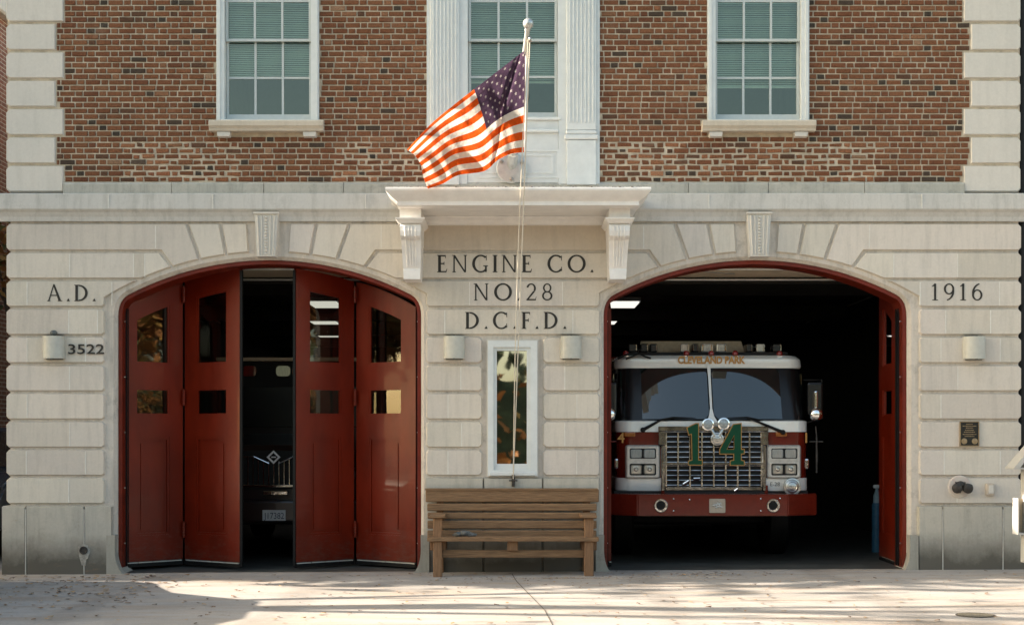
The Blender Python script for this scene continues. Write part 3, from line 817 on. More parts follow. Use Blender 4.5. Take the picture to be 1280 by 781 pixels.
# ---- canopy over the inscription
def rings(bm, levels, yback, cx0, cx1):
    """levels: (z, outset in x, front y); three-sided moulding returned to the wall"""
    prev = None
    for z, o, yf in levels:
        r = [bm.verts.new(p) for p in ((cx0 - o, yback, z), (cx0 - o, yf, z), (cx1 + o, yf, z), (cx1 + o, yback, z))]
        if prev:
            for k in range(3): bm.faces.new((prev[k], prev[k + 1], r[k + 1], r[k]))
        else: bm.faces.new(r)
        prev = r
    bm.faces.new(prev[::-1])
bm = B()
zt = Z(236.2, -.95)
lv = [(zt + .02, 0.02, -.96), (zt, .025, -.965), (zt - .018, .02, -.96), (zt - .05, -.01, -.93), (zt - .09, -.055, -.885), (zt - .115, -.09, -.85), (zt - .125, -.10, -.84), (zt - .165, -.10, -.84), (zt - .168, -.13, -.80)]
rings(bm, lv, .02, -1.40, 1.54)
cp = link('canopy', bm, M['canopy'], st)
bm = B()
zs = zt - .17
xprism(bm, [(.02, zs), (-.10, zs), (-.09, zs - .02), (-.05, zs - .05), (-.03, zs - .085), (.02, zs - .10)], X(519), X(766))
link('bed_moulding', bm, M['canopy'], cp)
bm = B()
jr = random.Random(9)
for k in range(260):
    x = jr.uniform(-1.38, 1.52); ball(bm, (x, jr.uniform(-.955, -.90), zt + .022), jr.uniform(.004, .013), 1, (1.6, 1, .7))
link('leaf_debris', bm, M['joint'], cp, kind='stuff')
def corbel(cx, w):
    bm = B(); hw = w / 2
    ztop = zs
    box(bm, cx - hw + .01, cx + hw - .01, -.64, .02, ztop - .11, ztop + .002)
    rings(bm, [(ztop - .11, .035, -.70), (ztop - .125, .035, -.70), (ztop - .16, .0, -.655), (ztop - .165, -.004, -.65)], .02, cx - hw, cx + hw)
    # scroll profile
    prof = [(.02, ztop - .163), (-.60, ztop - .163), (-.635, ztop - .20), (-.645, ztop - .255), (-.63, ztop - .31), (-.585, ztop - .335), (-.55, ztop - .345),
            (-.50, ztop - .42), (-.445, ztop - .52), (-.40, ztop - .63), (-.385, ztop - .66), (-.40, ztop - .675), (-.40, ztop - .78), (.02, ztop - .78)]
    p = [(y, z) for y, z in prof]; n = len(p)
    def hwz(z): return hw - .012 - .024 * (ztop - .163 - z) / .6
    a = [bm.verts.new((cx - hwz(z), y, z)) for y, z in p]; c = [bm.verts.new((cx + hwz(z), y, z)) for y, z in p]
    bm.faces.new(a); bm.faces.new(c[::-1])
    for k in range(n): bm.faces.new((a[k], c[k], c[(k + 1) % n], a[(k + 1) % n]))
    for s in (-.062, -.018, .018, .062):
        pts = [(cx + s * (1 - .25 * (ztop - z - .2) / .5), y - .004, z) for y, z in prof[2:10]]
        tube(bm, pts, .011, 6)
    return link('corbel', bm, M['canopy'], cp)
corbel(X(512.8, -.65), .265); corbel(X(774.5, -.65), .265)

# ---- narrow window beside the bench
bm = B()
ringframe(bm, rect(X(608.5), X(673), Z(596), Z(424.5)), rect(X(612), X(669.5), Z(595), Z(427)), -.0, .05)
nw_stone = link('window_architrave', bm, M['stone_quoin'], st)
bm = B()
ringframe(bm, rect(X(610), X(671.5), Z(594.5), Z(426)), rect(X(617), X(663), Z(587), Z(434)), -.035, .06)
ringframe(bm, rect(X(616), X(664), Z(588), Z(433)), rect(X(621), X(658.5), Z(579.5), Z(438)), -.005, .07)
box(bm, X(612), X(669), -.05, -.034, Z(594), Z(589.5), .004)
p = link('window', bm, M['white'], st)
bm = B(); wallpatch(bm, X(620), X(659.5), Z(580.5), Z(437), .05); link('pane', bm, M['lobbyglass'], p, recalc=False)
# ---- inscriptions
class Glyphs:
    """Roman capitals cut as flat outlines; em = cap height 1"""
    def __init__(s): s.bm = B(); s.k = 0
    def add(s, pts, T):
        s.k += 1
        v = [s.bm.verts.new(T(x, y, s.k)) for x, y in pts]
        try: s.bm.faces.new(v)
        except ValueError: pass
    def quadstrip(s, a, b, T):
        s.k += 1
        va = [s.bm.verts.new(T(x, y, s.k)) for x, y in a]; vb = [s.bm.verts.new(T(x, y, s.k)) for x, y in b]
        for i in range(len(a) - 1): s.bm.faces.new((va[i], va[i + 1], vb[i + 1], vb[i]))
def ring(cx, cy, rx, ry, th, tv, a0=0, a1=360, n=36, tilt=0):
    A = []; I = []
    for k in range(n + 1):
        a = R(a0 + (a1 - a0) * k / n)
        A.append((cx + rx * math.cos(a), cy + ry * math.sin(a)))
        I.append((cx + (rx - th) * math.cos(a + R(tilt) * 0), cy + (ry - tv) * math.sin(a)))
    return A, I
TK, TN, SF = 0.165, 0.088, 0.042
def glyph(ch):
    """returns (width, polys, strips)"""
    P, Q = [], []
    def r(x0, y0, x1, y1): P.append([(x0, y0), (x1, y0), (x1, y1), (x0, y1)])
    def stem(x, w=TK, y0=0, y1=1, lo=True, hi=True):
        r(x, y0, x + w, y1)
        if lo: P.append([(x - .07, 0), (x + w + .07, 0), (x + w + .06, .03), (x + w, .055), (x, .055), (x - .06, .03)])
        if hi: P.append([(x - .07, 1), (x - .06, .97), (x, .945), (x + w, .945), (x + w + .06, .97), (x + w + .07, 1)])
    if ch in 'EF':
        stem(.08); r(.19, .925, .52, 1); P.append([(.52, 1), (.47, .95), (.50, .82), (.53, .82)])
        r(.19, .47, .42, .54); P.append([(.42, .62), (.39, .535), (.39, .49), (.42, .41), (.445, .41), (.445, .62)])
        if ch == 'E':
            r(.19, 0, .56, .075); P.append([(.52, .05), (.56, 0), (.61, .21), (.58, .21)])
            return .62, P, Q
        return .55, P, Q
    if ch == 'N':
        stem(.09, .08, hi=False); stem(.74, .08, lo=False)
        P.append([(.0, 1), (.19, 1), (.82, 0), (.72, 0), (.09, .95), (.0, .97)])
        return .90, P, Q
    if ch == 'I': stem(.08); return .28, P, Q
    if ch in 'CG':
        Q.append(ring(.52, .5, .50, .52, TK, TN, 48, 318, 40)); P.append([(.80, .93), (.86, .985), (.86, .68), (.83, .68)])
        if ch == 'C': P.append([(.82, .32), (.86, .32), (.86, .05), (.82, .10)])
        else: r(.76, .02, .87, .36); P.append([(.66, .40), (.66, .36), (.76, .34), (.87, .34), (.94, .36), (.94, .40)])
        return .93, P, Q
    if ch == 'O': Q.append(ring(.53, .5, .53, .52, TK, TN)); return 1.06, P, Q
    if ch == 'D':
        stem(.08); Q.append(ring(.28, .5, .56, .5, TK, TN, -90, 90, 24)); r(.19, .95, .29, 1); r(.19, 0, .29, .05)
        return .88, P, Q
    if ch == 'A':
        P.append([(.39, 1.03), (.46, 1.03), (.145, 0), (.06, 0)]); P.append([(.36, 1.03), (.47, 1.03), (.88, 0), (.71, 0)])
        r(.22, .32, .68, .385); P.append([(0, 0), (.22, 0), (.16, .05), (.05, .05)]); P.append([(.63, 0), (.97, 0), (.88, .05), (.70, .05)])
        return .95, P, Q
    if ch == '.': P.append([(.0, 0), (.20, 0), (.11, .18)]); return .20, P, Q
    if ch == '1':
        r(.155, 0, .285, 1); P.append([(.02, .0), (.42, .0), (.36, .05), (.08, .05)]); P.append([(.02, .84), (.04, .81), (.17, .86), (.28, 1), (.20, 1)])
        return .45, P, Q
    if ch == '2':
        Q.append(ring(.30, .72,   .28, .29, .115, .075, 170, -35, 24))
        P.append([(.0, .03), (.12, .03), (.55, .56), (.42, .56)]); r(.02, 0, .58, .085); P.append([(.54, .085), (.58, .085), (.62, .22), (.59, .22)])
        return .62, P, Q
    if ch == '8': Q.append(ring(.31, .74, .25, .27, .095, .07)); Q.append(ring(.31, .27, .31, .28, .11, .075)); return .62, P, Q
    if ch == '9':
        Q.append(ring(.31, .68, .31, .33, .12, .075)); Q.append(ring(.10, .55, .52, .57, .125, .07, 8, -80, 16))
        return .64, P, Q
    if ch == '6':
        Q.append(ring(.32, .32, .31, .33, .12, .075)); Q.append(ring(.53, .45, .52, .57, .125, .07, 188, 100, 16))
        return .64, P, Q
    return .35, P, Q
def inscription(text, pa, pb, ytop, ybot, y=YF - .0035):
    """letters spread between photo columns pa..pb"""
    h = (ybot - ytop) / S
    gl = [glyph(c) for c in text]
    tot_ = sum(w for w, _, _ in gl); nat = h * tot_
    gap = ((pb - pa) / S - nat) / max(1, len(text) - 1)
    G = Glyphs(); x = X(pa); zb = Z(ybot)
    for w, P, Q in gl:
        T = lambda u, v, k, x=x: (x + u * h, y - (k % 7) * .00025, zb + v * h)
        for p in P: G.add(p, T)
        for a, c in Q: G.quadstrip(a, c, T)
        x += w * h + gap
    return link('inscription', G.bm, M['ink'], st, recalc=False)
inscription('ENGINE CO.', 546, 742, 319, 340.5)
inscription('NO.28', 592, 690.5, 354.5, 375.5)
inscription('D.C.F.D.', 581, 708, 390, 411)
inscription('A.D.', 59, 120, 356, 376.5)
inscription('1916', 1164, 1228, 354.5, 375.5)

def text_mesh(bm, s, x, z, h, y, off=0.0, ext=0.004, width=None, align='LEFT'):
    """plain sans lettering (built-in font) as solid letters facing the street"""
    cu = bpy.data.curves.new('lettering', 'FONT'); cu.body = s; cu.size = h / .72; cu.extrude = ext; cu.offset = off; cu.align_x = align; cu.resolution_u = 3
    o = bpy.data.objects.new('lettering', cu); COL.objects.link(o)
    bpy.context.view_layer.update()
    me = bpy.data.meshes.new_from_object(o.evaluated_get(bpy.context.evaluated_depsgraph_get()))
    xs_ = [v.co.x for v in me.vertices]; x0, x1 = min(xs_), max(xs_)
    k = width / (x1 - x0) if width else 1
    me.transform(Matrix(((k, 0, 0, x - x0 * k if width else x), (0, 0, -1, y), (0, 1, 0, z), (0, 0, 0, 1))))
    bm.from_mesh(me)
    bpy.data.objects.remove(o); bpy.data.curves.remove(cu); bpy.data.meshes.remove(me)
bm = B(); text_mesh(bm, '3522', X(86), Z(442.3), 12.5 / S, -.022, .001, .006, L(45)); link('house_number', bm, M['ink'], st, recalc=False)

# ---- wall lamps
def wall_lamp(px, py, label, sensor=False):
    x, z = X(px), Z(py)
    t = thing('wall_lamp', label, 'wall lamp', (x, YF, z - .13), 'wall lamps on the stone front')
    bm = B(); n = 14; w, h = .125, .132
    top = []; 
    prof = [(-w, 0)] + [(-w * math.cos(PI * k / n), -.035 - .10 * math.sin(PI * k / n) ** .8) for k in range(n + 1)] + [(w, 0)]
    a = [bm.verts.new((x + u, YF + v, z - h)) for u, v in prof]; c = [bm.verts.new((x + u, YF + v, z + h)) for u, v in prof]
    for k in range(len(prof) - 1): bm.faces.new((a[k], a[k + 1], c[k + 1], c[k]))
    bm.faces.new(a); bm.faces.new(c[::-1])
    bmesh.ops.bevel(bm, geom=[e for f in bm.faces if abs(f.normal.z) > .9 for e in f.edges], offset=.008, segments=2, affect='EDGES')
    link('shade', bm, M['lampgrey'], t, smooth=True)
    bm = B(); box(bm, x - .10, x + .10, YF - .02, YF + .02, z - .145, z + .145, .004); box(bm, x - .012, x + .012, YF - .13, YF - .10, z + .13, z + .142); box(bm, x - .012, x + .012, YF - .13, YF - .10, z - .142, z - .13)
    link('backplate', bm, M['lampdark'], t)
    if sensor:
        bm = B(); ball(bm, (x, YF - .05, z + .172), .045, 2, (1, 1, .75)); tube(bm, [(x, YF - .05, z + .13), (x, YF - .05, z + .16)], .016)
        link('sensor', bm, M['lampdark'], t, smooth=True)
    return t
wall_lamp(69, 434.5, 'grey half-round wall lamp with dark sensor knob on top beside the numbers 3522', True)
wall_lamp(568, 434.5, 'grey half-round wall lamp between left red doors and narrow white window', False)
wall_lamp(713.5, 434.5, 'grey half-round wall lamp between narrow white window and open bay', False)
wall_lamp(1216.5, 435, 'grey half-round wall lamp on the right pier below the year 1916', False)

# ---- plaque
t = thing('memorial_plaque', 'small black plaque with bronze lettering and two round emblems on the right pier', 'plaque', (X(1211), YF, Z(557)))
bm = B(); ringframe(bm, rect(X(1199), X(1223), Z(557.5), Z(526.5)), rect(X(1200), X(1222), Z(556.5), Z(527.5)), YF - .026, YF); link('border', bm, M['bronzeletter'], t)
bm = B(); box(bm, X(1200), X(1222), YF - .02, YF, Z(556.5), Z(527.5)); link('panel', bm, M['bronze'], t)
bm = B(); jr = random.Random(4)
for row, (py, hw) in enumerate(((530, 4), (532.3, 8.5), (534.6, 4.5), (537.4, 5.5), (539.8, 7), (542.6, 8.5), (545, 6))):
    x = 1211 - hw
    while x < 1211 + hw:
        w = jr.uniform(.7, 1.7); box(bm, X(x), X(min(x + w, 1211 + hw)), YF - .0225, YF - .0195, Z(py + .55), Z(py - .45)); x += w + .45
link('lettering', bm, M['bronzeletter'], t)
for px in (1204.5, 1217.6):
    bm = B(); lathe(bm, (X(px), YF - .0195, Z(551.2)), (0, -1, 0), [(0, L(3.7)), (.004, L(3.7)), (.006, L(3.2)), (.004, L(2.6)), (.006, L(1.5)), (.008, 0)], 16); link('emblem', bm, M['bronzeletter'], t)

# ---- hose connection, small box, round plug
t = thing('hose_connection', 'dark iron twin hose connection on a pale round plate low on the right pier', 'hose connection', (X(1199), YF, Z(608)))
bm = B(); lathe(bm, (X(1199), YF + .004, Z(608)), (0, -1, 0), [(0, L(14.5)), (.012, L(14.3)), (.018, L(13)), (.02, L(8)), (.02, 0)], 32); link('wall_plate', bm, simple('faded_pink_plate', (.58, .47, .41), .7, var=.2, scale=14, col2=(.60, .57, .50)), t)
bm = B()
for dx, dz in ((-4.5, -.5), (6.5, -.8)):
    c = Vector((X(1199 + dx), YF - .015, Z(608) + dz / S)); d = Vector((dx * .035, -1, -.15))
    lathe(bm, c, d, [(0, .045), (.05, .045), (.05, .058), (.085, .060), (.09, .05), (.10, .03), (.10, 0)], 18)
    for k in range(4):
        a = k * PI / 2 + .4; ball(bm, c + Vector((math.cos(a) * .062, -.07, math.sin(a) * .062)), .013, 1)
ball(bm, (X(1199), YF - .04, Z(606.5)), .062, 2, (1.1, .7, .9))
link('valve_body', bm, M['iron'], t, smooth=True)
t = thing('socket_box', 'small weathered stone-coloured socket box beside the hose connection', 'socket box', (X(1236), YF, Z(611)))
bm = B(); box(bm, X(1231), X(1241), YF - .055, YF, Z(619), Z(603.5), .012, 2); link('box_body', bm, M['stone_panel'], t)
bm = B(); box(bm, X(1233.5), X(1240), YF - .064, YF - .052, Z(616.5), Z(606), .006); link('cover', bm, M['stone_quoin'], t)
t = thing('overflow_drain', 'dark round overflow drain set into the base of the left pier', 'wall drain', (X(106), -.045, Z(687)))
bm = B(); lathe(bm, (X(106), -.042, Z(687)), (0, -1, 0), [(0, L(5.2)), (.02, L(5)), (.022, L(4)), (.014, L(3.4)), (.014, 0)], 20); link('cap', bm, M['iron'], t)
bm = B(); p = []
for k in range(22):
    a = 2 * PI * k / 22; r_ = (7.2 + rnd.uniform(-1.4, 1.4)); p.append((106 + r_ * math.cos(a) * (.8 if math.sin(a) > .6 else 1), 687 + r_ * math.sin(a) * (1.0 if math.sin(a) < .5 else 2.6 + rnd.uniform(-.5, .8))))
prism(bm, [W2(q) for q in p], -.0485, -.044); link('cement_patch', bm, simple('pale_cement', (.36, .34, .30), .9, var=.4, scale=30), t)

# ---- flagpole, halyard, flag
tip = Vector((X(659.5, -1.5), -1.5, Z(37, -1.5))); foot = Vector((X(641), -.16, Z(201)))
t = thing('flagpole', 'white angled flagpole with a silver ball on a round wall bracket above the canopy', 'flagpole', (X(640), -.07, Z(211)))
bm = B(); tube(bm, [foot, foot.lerp(tip, .5), tip], [.042, .036, .026], 14); link('pole', bm, M['steel'], t, smooth=True)
bm = B(); dr = (tip - foot).normalized(); ball(bm, tip + dr * .07, .058, 3); tube(bm, [tip - dr * .01, tip + dr * .03], [.034, .026], 12); link('finial', bm, M['aluminium'], t, smooth=True)
bm = B(); lathe(bm, (X(639.5), -.062, Z(211.5)), (0, -1, 0), [(0, L(19)), (.018, L(19)), (.022, L(18)), (.028, L(9)), (.028, 0)], 36)
lathe(bm, foot - dr * .16, dr, [(0, .045), (.10, .062), (.22, .062), (.235, .055), (.235, .042)], 18); link('bracket', bm, M['aluminium'], t)
for k in range(3):
    a = (R(150), R(25), R(270))[k]
    bm = B(); lathe(bm, (X(639.5 + 14.5 * math.cos(a)), -.092, Z(211.5 - 14.5 * math.sin(a))), (0, -1, 0), [(0, .026), (.012, .026), (.02, .018), (.022, 0)], 6); link('bolt', bm, M['chrome2'], t)
bm = B(); pul = tip - dr * .10 + Vector((.035, -.02, -.03)); ball(bm, pul, .03, 2, (.6, 1, 1.3)); tube(bm, [pul + Vector((-.03, 0, .03)), pul], .01); link('pulley', bm, M['chrome2'], t, smooth=True)
cleat = Vector((X(641.5), -.05, Z(598)))
bm = B()
ra = [pul.lerp(cleat, k / 20) + Vector((.0, .0, 0)) for k in range(21)]
rb = [(pul + Vector((-.02, .03, 0))).lerp(cleat, k / 20) + Vector((-.032 * math.sin(PI * k / 20) - (0.0), -.02, 0)) for k in range(21)]
tube(bm, ra, .0075, 6); tube(bm, rb, .0065, 6); link('halyard', bm, M['rope'], t, smooth=True)
bm = B(); box(bm, cleat.x - .02, cleat.x + .02, -.06, -.02, cleat.z - .09, cleat.z + .02, .005); tube(bm, [(cleat.x, -.055, cleat.z + .05), (cleat.x, -.055, cleat.z - .06)], .016, 8); tube(bm, [(cleat.x - .05, -.07, cleat.z - .02), (cleat.x + .05, -.07, cleat.z - .02)], .010, 6)
link('cleat', bm, M['iron'], t)

def bez(pts):
    """smooth path through photo points -> f(t)"""
    P = [Vector(p) for p in pts]; n = len(P) - 1
    def f(t):
        k = min(int(t * n), n - 1); u = t * n - k
        p0 = P[max(k - 1, 0)]; p1 = P[k]; p2 = P[k + 1]; p3 = P[min(k + 2, n)]
        return 0.5 * ((2 * p1) + (p2 - p0) * u + (2 * p0 - 5 * p1 + 4 * p2 - p3) * u * u + (3 * p1 - p0 - 3 * p2 + p3) * u ** 3)
    return f
T_ = bez([(657.5, 62), (625, 87), (592.5, 112), (566, 132.5), (537, 157), (508.8, 187.3)]); B_ = bez([(655.5, 190.5), (638, 192.5), (622, 200), (605, 213.5), (573, 218.5), (553, 229), (535, 235)])
H_ = bez([(657.5, 62), (657.3, 105), (656.8, 150), (655.5, 190.5)]); F_ = bez([(508.8, 187.3), (516, 194), (525, 206), (530, 221), (535, 236)])
bm = B(); uvl = bm.loops.layers.uv.new('UVMap'); NU, NV = 96, 64
grid = []
for i in range(NU + 1):
    u = i / NU; row = []
    for j in range(NV + 1):
        v = j / NV
        p = (1 - v) * T_(u) + v * B_(u) + (1 - u) * H_(v) + u * F_(v) - ((1 - u) * (1 - v) * T_(0) + u * (1 - v) * T_(1) + (1 - u) * v * B_(0) + u * v * B_(1))
        # ripples: folds fan out from the upper hoist corner; one sharp fold runs to the lower edge
        amp = min(1, u * 2.2)
        ph = u * 9.5 + v * 3.2
        dep = .125 * amp * math.sin(ph) + .055 * amp * math.sin(ph * 2.3 + v * 4) + .012 * amp * math.sin(ph * 5.1 - v * 9) + .05 * u * v
        fd = u - (.06 + .33 * v)
        dep += .12 * math.exp(-(fd / .020) ** 2) * (0.35 + .65 * min(1, v * 2)); dep += .10 * max(0, u - .72) * max(0, v - .6) * 8
        rip = .0035 * math.sin(u * 70 + v * 22) * amp
        y = -1.30 + .26 * v * 1.0 - dep + rip - .10 * u
        px = p.x + 2.2 * amp * math.sin(ph * 1.3 + 1) * (v * (1 - v) * 4) * .6; py = p.y + 2.0 * amp * math.sin(ph + 2 * v) * (v * (1 - v) * 4) * .7
        row.append((bm.verts.new((X(px, y), y, Z(py, y))), u, v))
    grid.append(row)
for i in range(NU):
    for j in range(NV):
        q = (grid[i][j], grid[i + 1][j], grid[i + 1][j + 1], grid[i][j + 1])
        f = bm.faces.new([a[0] for a in q])
        for l, a in zip(f.loops, q): l[uvl].uv = (a[1], 1 - a[2])
m, nt_, N, K = nt('flag_cloth'); b = bsdf(N); out = next(n for n in N if n.type == 'OUTPUT_MATERIAL')
uvn = N.new('ShaderNodeUVMap'); uvn.uv_map = 'UVMap'; sp = N.new('ShaderNodeSeparateXYZ'); K.new(uvn.outputs['UV'], sp.inputs[0])
def mth(op, a, c=None, clamp=False):
    n = N.new('ShaderNodeMath'); n.operation = op; n.use_clamp = clamp
    for k, v in enumerate((a, c)):
        if v is None: continue
        if isinstance(v, (int, float)): n.inputs[k].default_value = v
        else: K.new(v, n.inputs[k])
    return n.outputs[0]
def mixc(f, a, c):
    x = N.new('ShaderNodeMix'); x.data_type = 'RGBA'
    for v, s in ((f, 0), (a, 6), (c, 7)):
        if isinstance(v, tuple): x.inputs[s].default_value = (*v, 1)
        else: K.new(v, x.inputs[s])
    return x.outputs[2]
U, V = sp.outputs['X'], sp.outputs['Y']; VT = mth('SUBTRACT', 1.0, V)
stripe = mth('GREATER_THAN', mth('MODULO', mth('MULTIPLY', VT, 13.0), 2.0), 1.0)
colA = mixc(stripe, (.56, .080, .012), (.68, .63, .56))
cant = mth('MULTIPLY', mth('LESS_THAN', U, .40), mth('LESS_THAN', VT, 7 / 13))
cu_ = mth('MULTIPLY', U, 1 / .40); cv_ = mth('MULTIPLY', VT, 13 / 7)
def starset(nx, ny, ox, oy):
    a = mth('SUBTRACT', mth('FRACT', mth('ADD', mth('MULTIPLY', cu_, nx), ox)), .5)
    c = mth('SUBTRACT', mth('FRACT', mth('ADD', mth('MULTIPLY', cv_, ny), oy)), .5)
    dx = mth('MULTIPLY', a, .40 * 1.9 / nx); dy = mth('MULTIPLY', c, 7 / 13 / ny)
    d = mth('SQRT', mth('ADD', mth('MULTIPLY', dx, dx), mth('MULTIPLY', dy, dy)))
    an = mth('ARCTAN2', dx, mth('MULTIPLY', dy, -1.0))
    rad = mth('ADD', .0125, mth('MULTIPLY', mth('COSINE', mth('MULTIPLY', an, 5.0)), .005))
    return mth('LESS_THAN', d, rad)
s1 = starset(6, 5, 0, 0); s2 = starset(6, 5, .5, .5)
inn = mth('MULTIPLY', mth('MULTIPLY', mth('GREATER_THAN', cu_, .09), mth('LESS_THAN', cu_, .91)), mth('MULTIPLY', mth('GREATER_THAN', cv_, .08), mth('LESS_THAN', cv_, .92)))
star = mth('ADD', s1, mth('MULTIPLY', s2, inn), True)
canc = mixc(star, (.062, .038, .066), (.34, .31, .30))
colF = mixc(cant, colA, canc)
hem = mth('LESS_THAN', U, .012); colF = mixc(hem, colF, (.75, .72, .68))
df = N.new('ShaderNodeBsdfDiffuse'); tl = N.new('ShaderNodeBsdfTranslucent'); mx = N.new('ShaderNodeMixShader'); mx.inputs[0].default_value = .60
wv = N.new('ShaderNodeTexNoise'); wv.inputs['Scale'].default_value = 3.5; wv.inputs['Detail'].default_value = 5
tcn = N.new('ShaderNodeTexCoord'); K.new(tcn.outputs['Object'], wv.inputs['Vector'])
bp = N.new('ShaderNodeBump'); bp.inputs['Strength'].default_value = .9; bp.inputs['Distance'].default_value = .08; K.new(wv.outputs['Fac'], bp.inputs['Height'])
for n in (df, tl): K.new(colF, n.inputs['Color']); K.new(bp.outputs['Normal'], n.inputs['Normal'])
K.new(df.outputs[0], mx.inputs[1]); K.new(tl.outputs[0], mx.inputs[2]); N.remove(b); K.new(mx.outputs[0], out.inputs['Surface'])
fl = link('flag', bm, m, None, smooth=True, recalc=False)
tag(fl, 'stars and stripes flag blowing to the left from the angled pole above the canopy', 'flag')

# ---- bench
t = thing('park_bench', 'long weathered wooden bench with slatted back and two armrests between the bays', 'bench', (0, -.4, 0))
def bx(px): return X(px, -.35)
bm = B(); jr = random.Random(2)
yb0, yb1 = -.10, -.20
zz = [(611, 627.0), (629.0, 638.0), (640.2, 648.0), (650.2, 660.2), (662.4, 673)]
for k, (a, c) in enumerate(zz):
    f = k / 4; y = -.08 - .10 * f
    e = .0 if k else .025
    box(bm, X(534.5, y) - e + jr.uniform(-.004, .004), X(745.5, y) + e + jr.uniform(-.004, .004), y - .032, y + jr.uniform(0, .006), Z(c, y), Z(a, y), .009)
xprism(bm, [(-.125, Z(612.5, -.1)), (-.05, Z(612.5, -.1)), (-.05, Z(610, -.1)), (-.125, Z(610, -.1))], X(531.5, -.1), X(747, -.1))
link('backrest', bm, M['wood'], t)
bm = B()
for k in range(5):
    y = -.235 - k * .088; box(bm, X(535, -.5), X(747.5, -.5), y - .082, y, .405 - k * .0, .437 + k * .0035 + jr.uniform(0, .002), .004)
link('seat', bm, M['wood'], t)
for a, c in ((541.5, 552.5), (730.5, 742)):
    bm = B(); x0, x1 = X(a, -.62), X(c, -.62)
    box(bm, x0, x1, -.64, -.55, gz(x0), Z(647, -.6), .006); link('front_leg', bm, M['woodpost'], t)
    bm = B(); box(bm, x0 + .01, x1 - .01, -.072, -.03, gz(x0), Z(618, -.1), .004); link('rear_leg', bm, M['woodpost'], t)
    bm = B(); box(bm, x0 - .04, x1 + .035, -.69, -.14, Z(647, -.6) + .002, Z(643.2, -.6), .005); link('armrest', bm, M['wood'], t)
bm = B(); box(bm, X(553, -.5), X(730, -.5), -.55, -.515, Z(696.5, -.55), Z(687, -.55), .004); link('stretcher', bm, M['wood'], t)
for a, c in ((537.5, 557), (634, 647.5), (727, 746)):
    bm = B(); box(bm, X(a, -.55), X(c, -.55), -.545 if a != 634 else -.6, -.12, Z(687.5, -.55), .404, .004); link('seat_bearer', bm, M['woodpost'], t)
bm = B()
for (dx, dz, r_) in ((0, 0, .05), (.07, .008, .055), (.14, .0, .045), (.10, .02, .04), (.19, -.005, .03), (-.04, -.008, .025)):
    ball(bm, (X(572, -.5) + dx, -.36, .468 + dz), r_, 2, (1.1, .9, .62))
for v in bm.verts: v.co += Vector((rnd.uniform(-.006, .006), rnd.uniform(-.006, .006), rnd.uniform(-.006, .006)))
c = link('crumpled_cloth', bm, M['cloth'], smooth=True); tag(c, 'crumpled grey cloth lying on the left end of the bench seat', 'cloth')

# ---- utility cover, leaf litter
t = thing('utility_cover', 'round patterned iron utility cover set in the pavement at lower right', 'utility cover', (X(1219, -3.9), -4.05, gz(4.3)))
cx_, cy_ = 579.5 / S * (D - 4.45) / D, -4.45
bm = B(); lathe(bm, (cx_, cy_, gz(cx_) - .02), (0, 0, 1), [(0, .17), (.026, .17), (.028, .16), (.024, .155), (.024, 0)], 36); link('rim', bm, M['iron'], t)
bm = B()
for k in range(-5, 6):
    w = math.sqrt(max(0, .15 ** 2 - (k * .027) ** 2)); box(bm, cx_ - w, cx_ + w, cy_ + k * .027 - .007, cy_ + k * .027 + .007, gz(cx_) + .003, gz(cx_) + .009, .002)
link('tread', bm, simple('worn_iron', (.20, .17, .12), .6, .5, var=.3, scale=40), t)
bm = B(); lr = random.Random(12)
def leaf(x, y, s):
    a = lr.uniform(0, 2 * PI); ca, sa = math.cos(a), math.sin(a); z = gz(x) + .006
    pts = [(-1, 0, .1), (-.3, .45, .35), (.5, .4, .2), (1, 0, .5), (.5, -.4, .1), (-.3, -.5, .3)]
    k = lr.uniform(.1, 1.0)
    v = [bm.verts.new((x + (u * ca - w * sa) * s, y + (u * sa + w * ca) * s, z + q * s * k)) for u, w, q in pts]; f = bm.faces.new(v); f.material_index = lr.randrange(3)
for k in range(300): leaf(lr.uniform(-6.2, -3.6), -abs(lr.gauss(1.5, 1.2)) - .2, lr.uniform(.015, .045))
for k in range(120): leaf(lr.gauss(.0, 1.2), -abs(lr.gauss(.9, .5)) - .1, lr.uniform(.010, .03))
for k in range(60): leaf(lr.gauss(2.2, .4), -abs(lr.gauss(.55, .15)), lr.uniform(.012, .035))
for k in range(620): leaf(lr.uniform(-6, 6), lr.uniform(-6.0, -.3), lr.uniform(.008, .036))
for k in range(120): leaf(lr.gauss(.5, .5), -lr.gauss(.93, .05), lr.uniform(.008, .02))
lf = link('leaf_litter', bm, [simple('brown_leaf', (.19, .10, .045), .8, var=.4, scale=30), simple('tan_leaf', (.36, .23, .11), .8, var=.3, scale=30), simple('dark_leaf', (.10, .06, .035), .8, var=.3, scale=30)])
lf['kind'] = 'stuff'; lf['label'] = 'dry brown leaves scattered over the pavement'; lf['category'] = 'leaves'
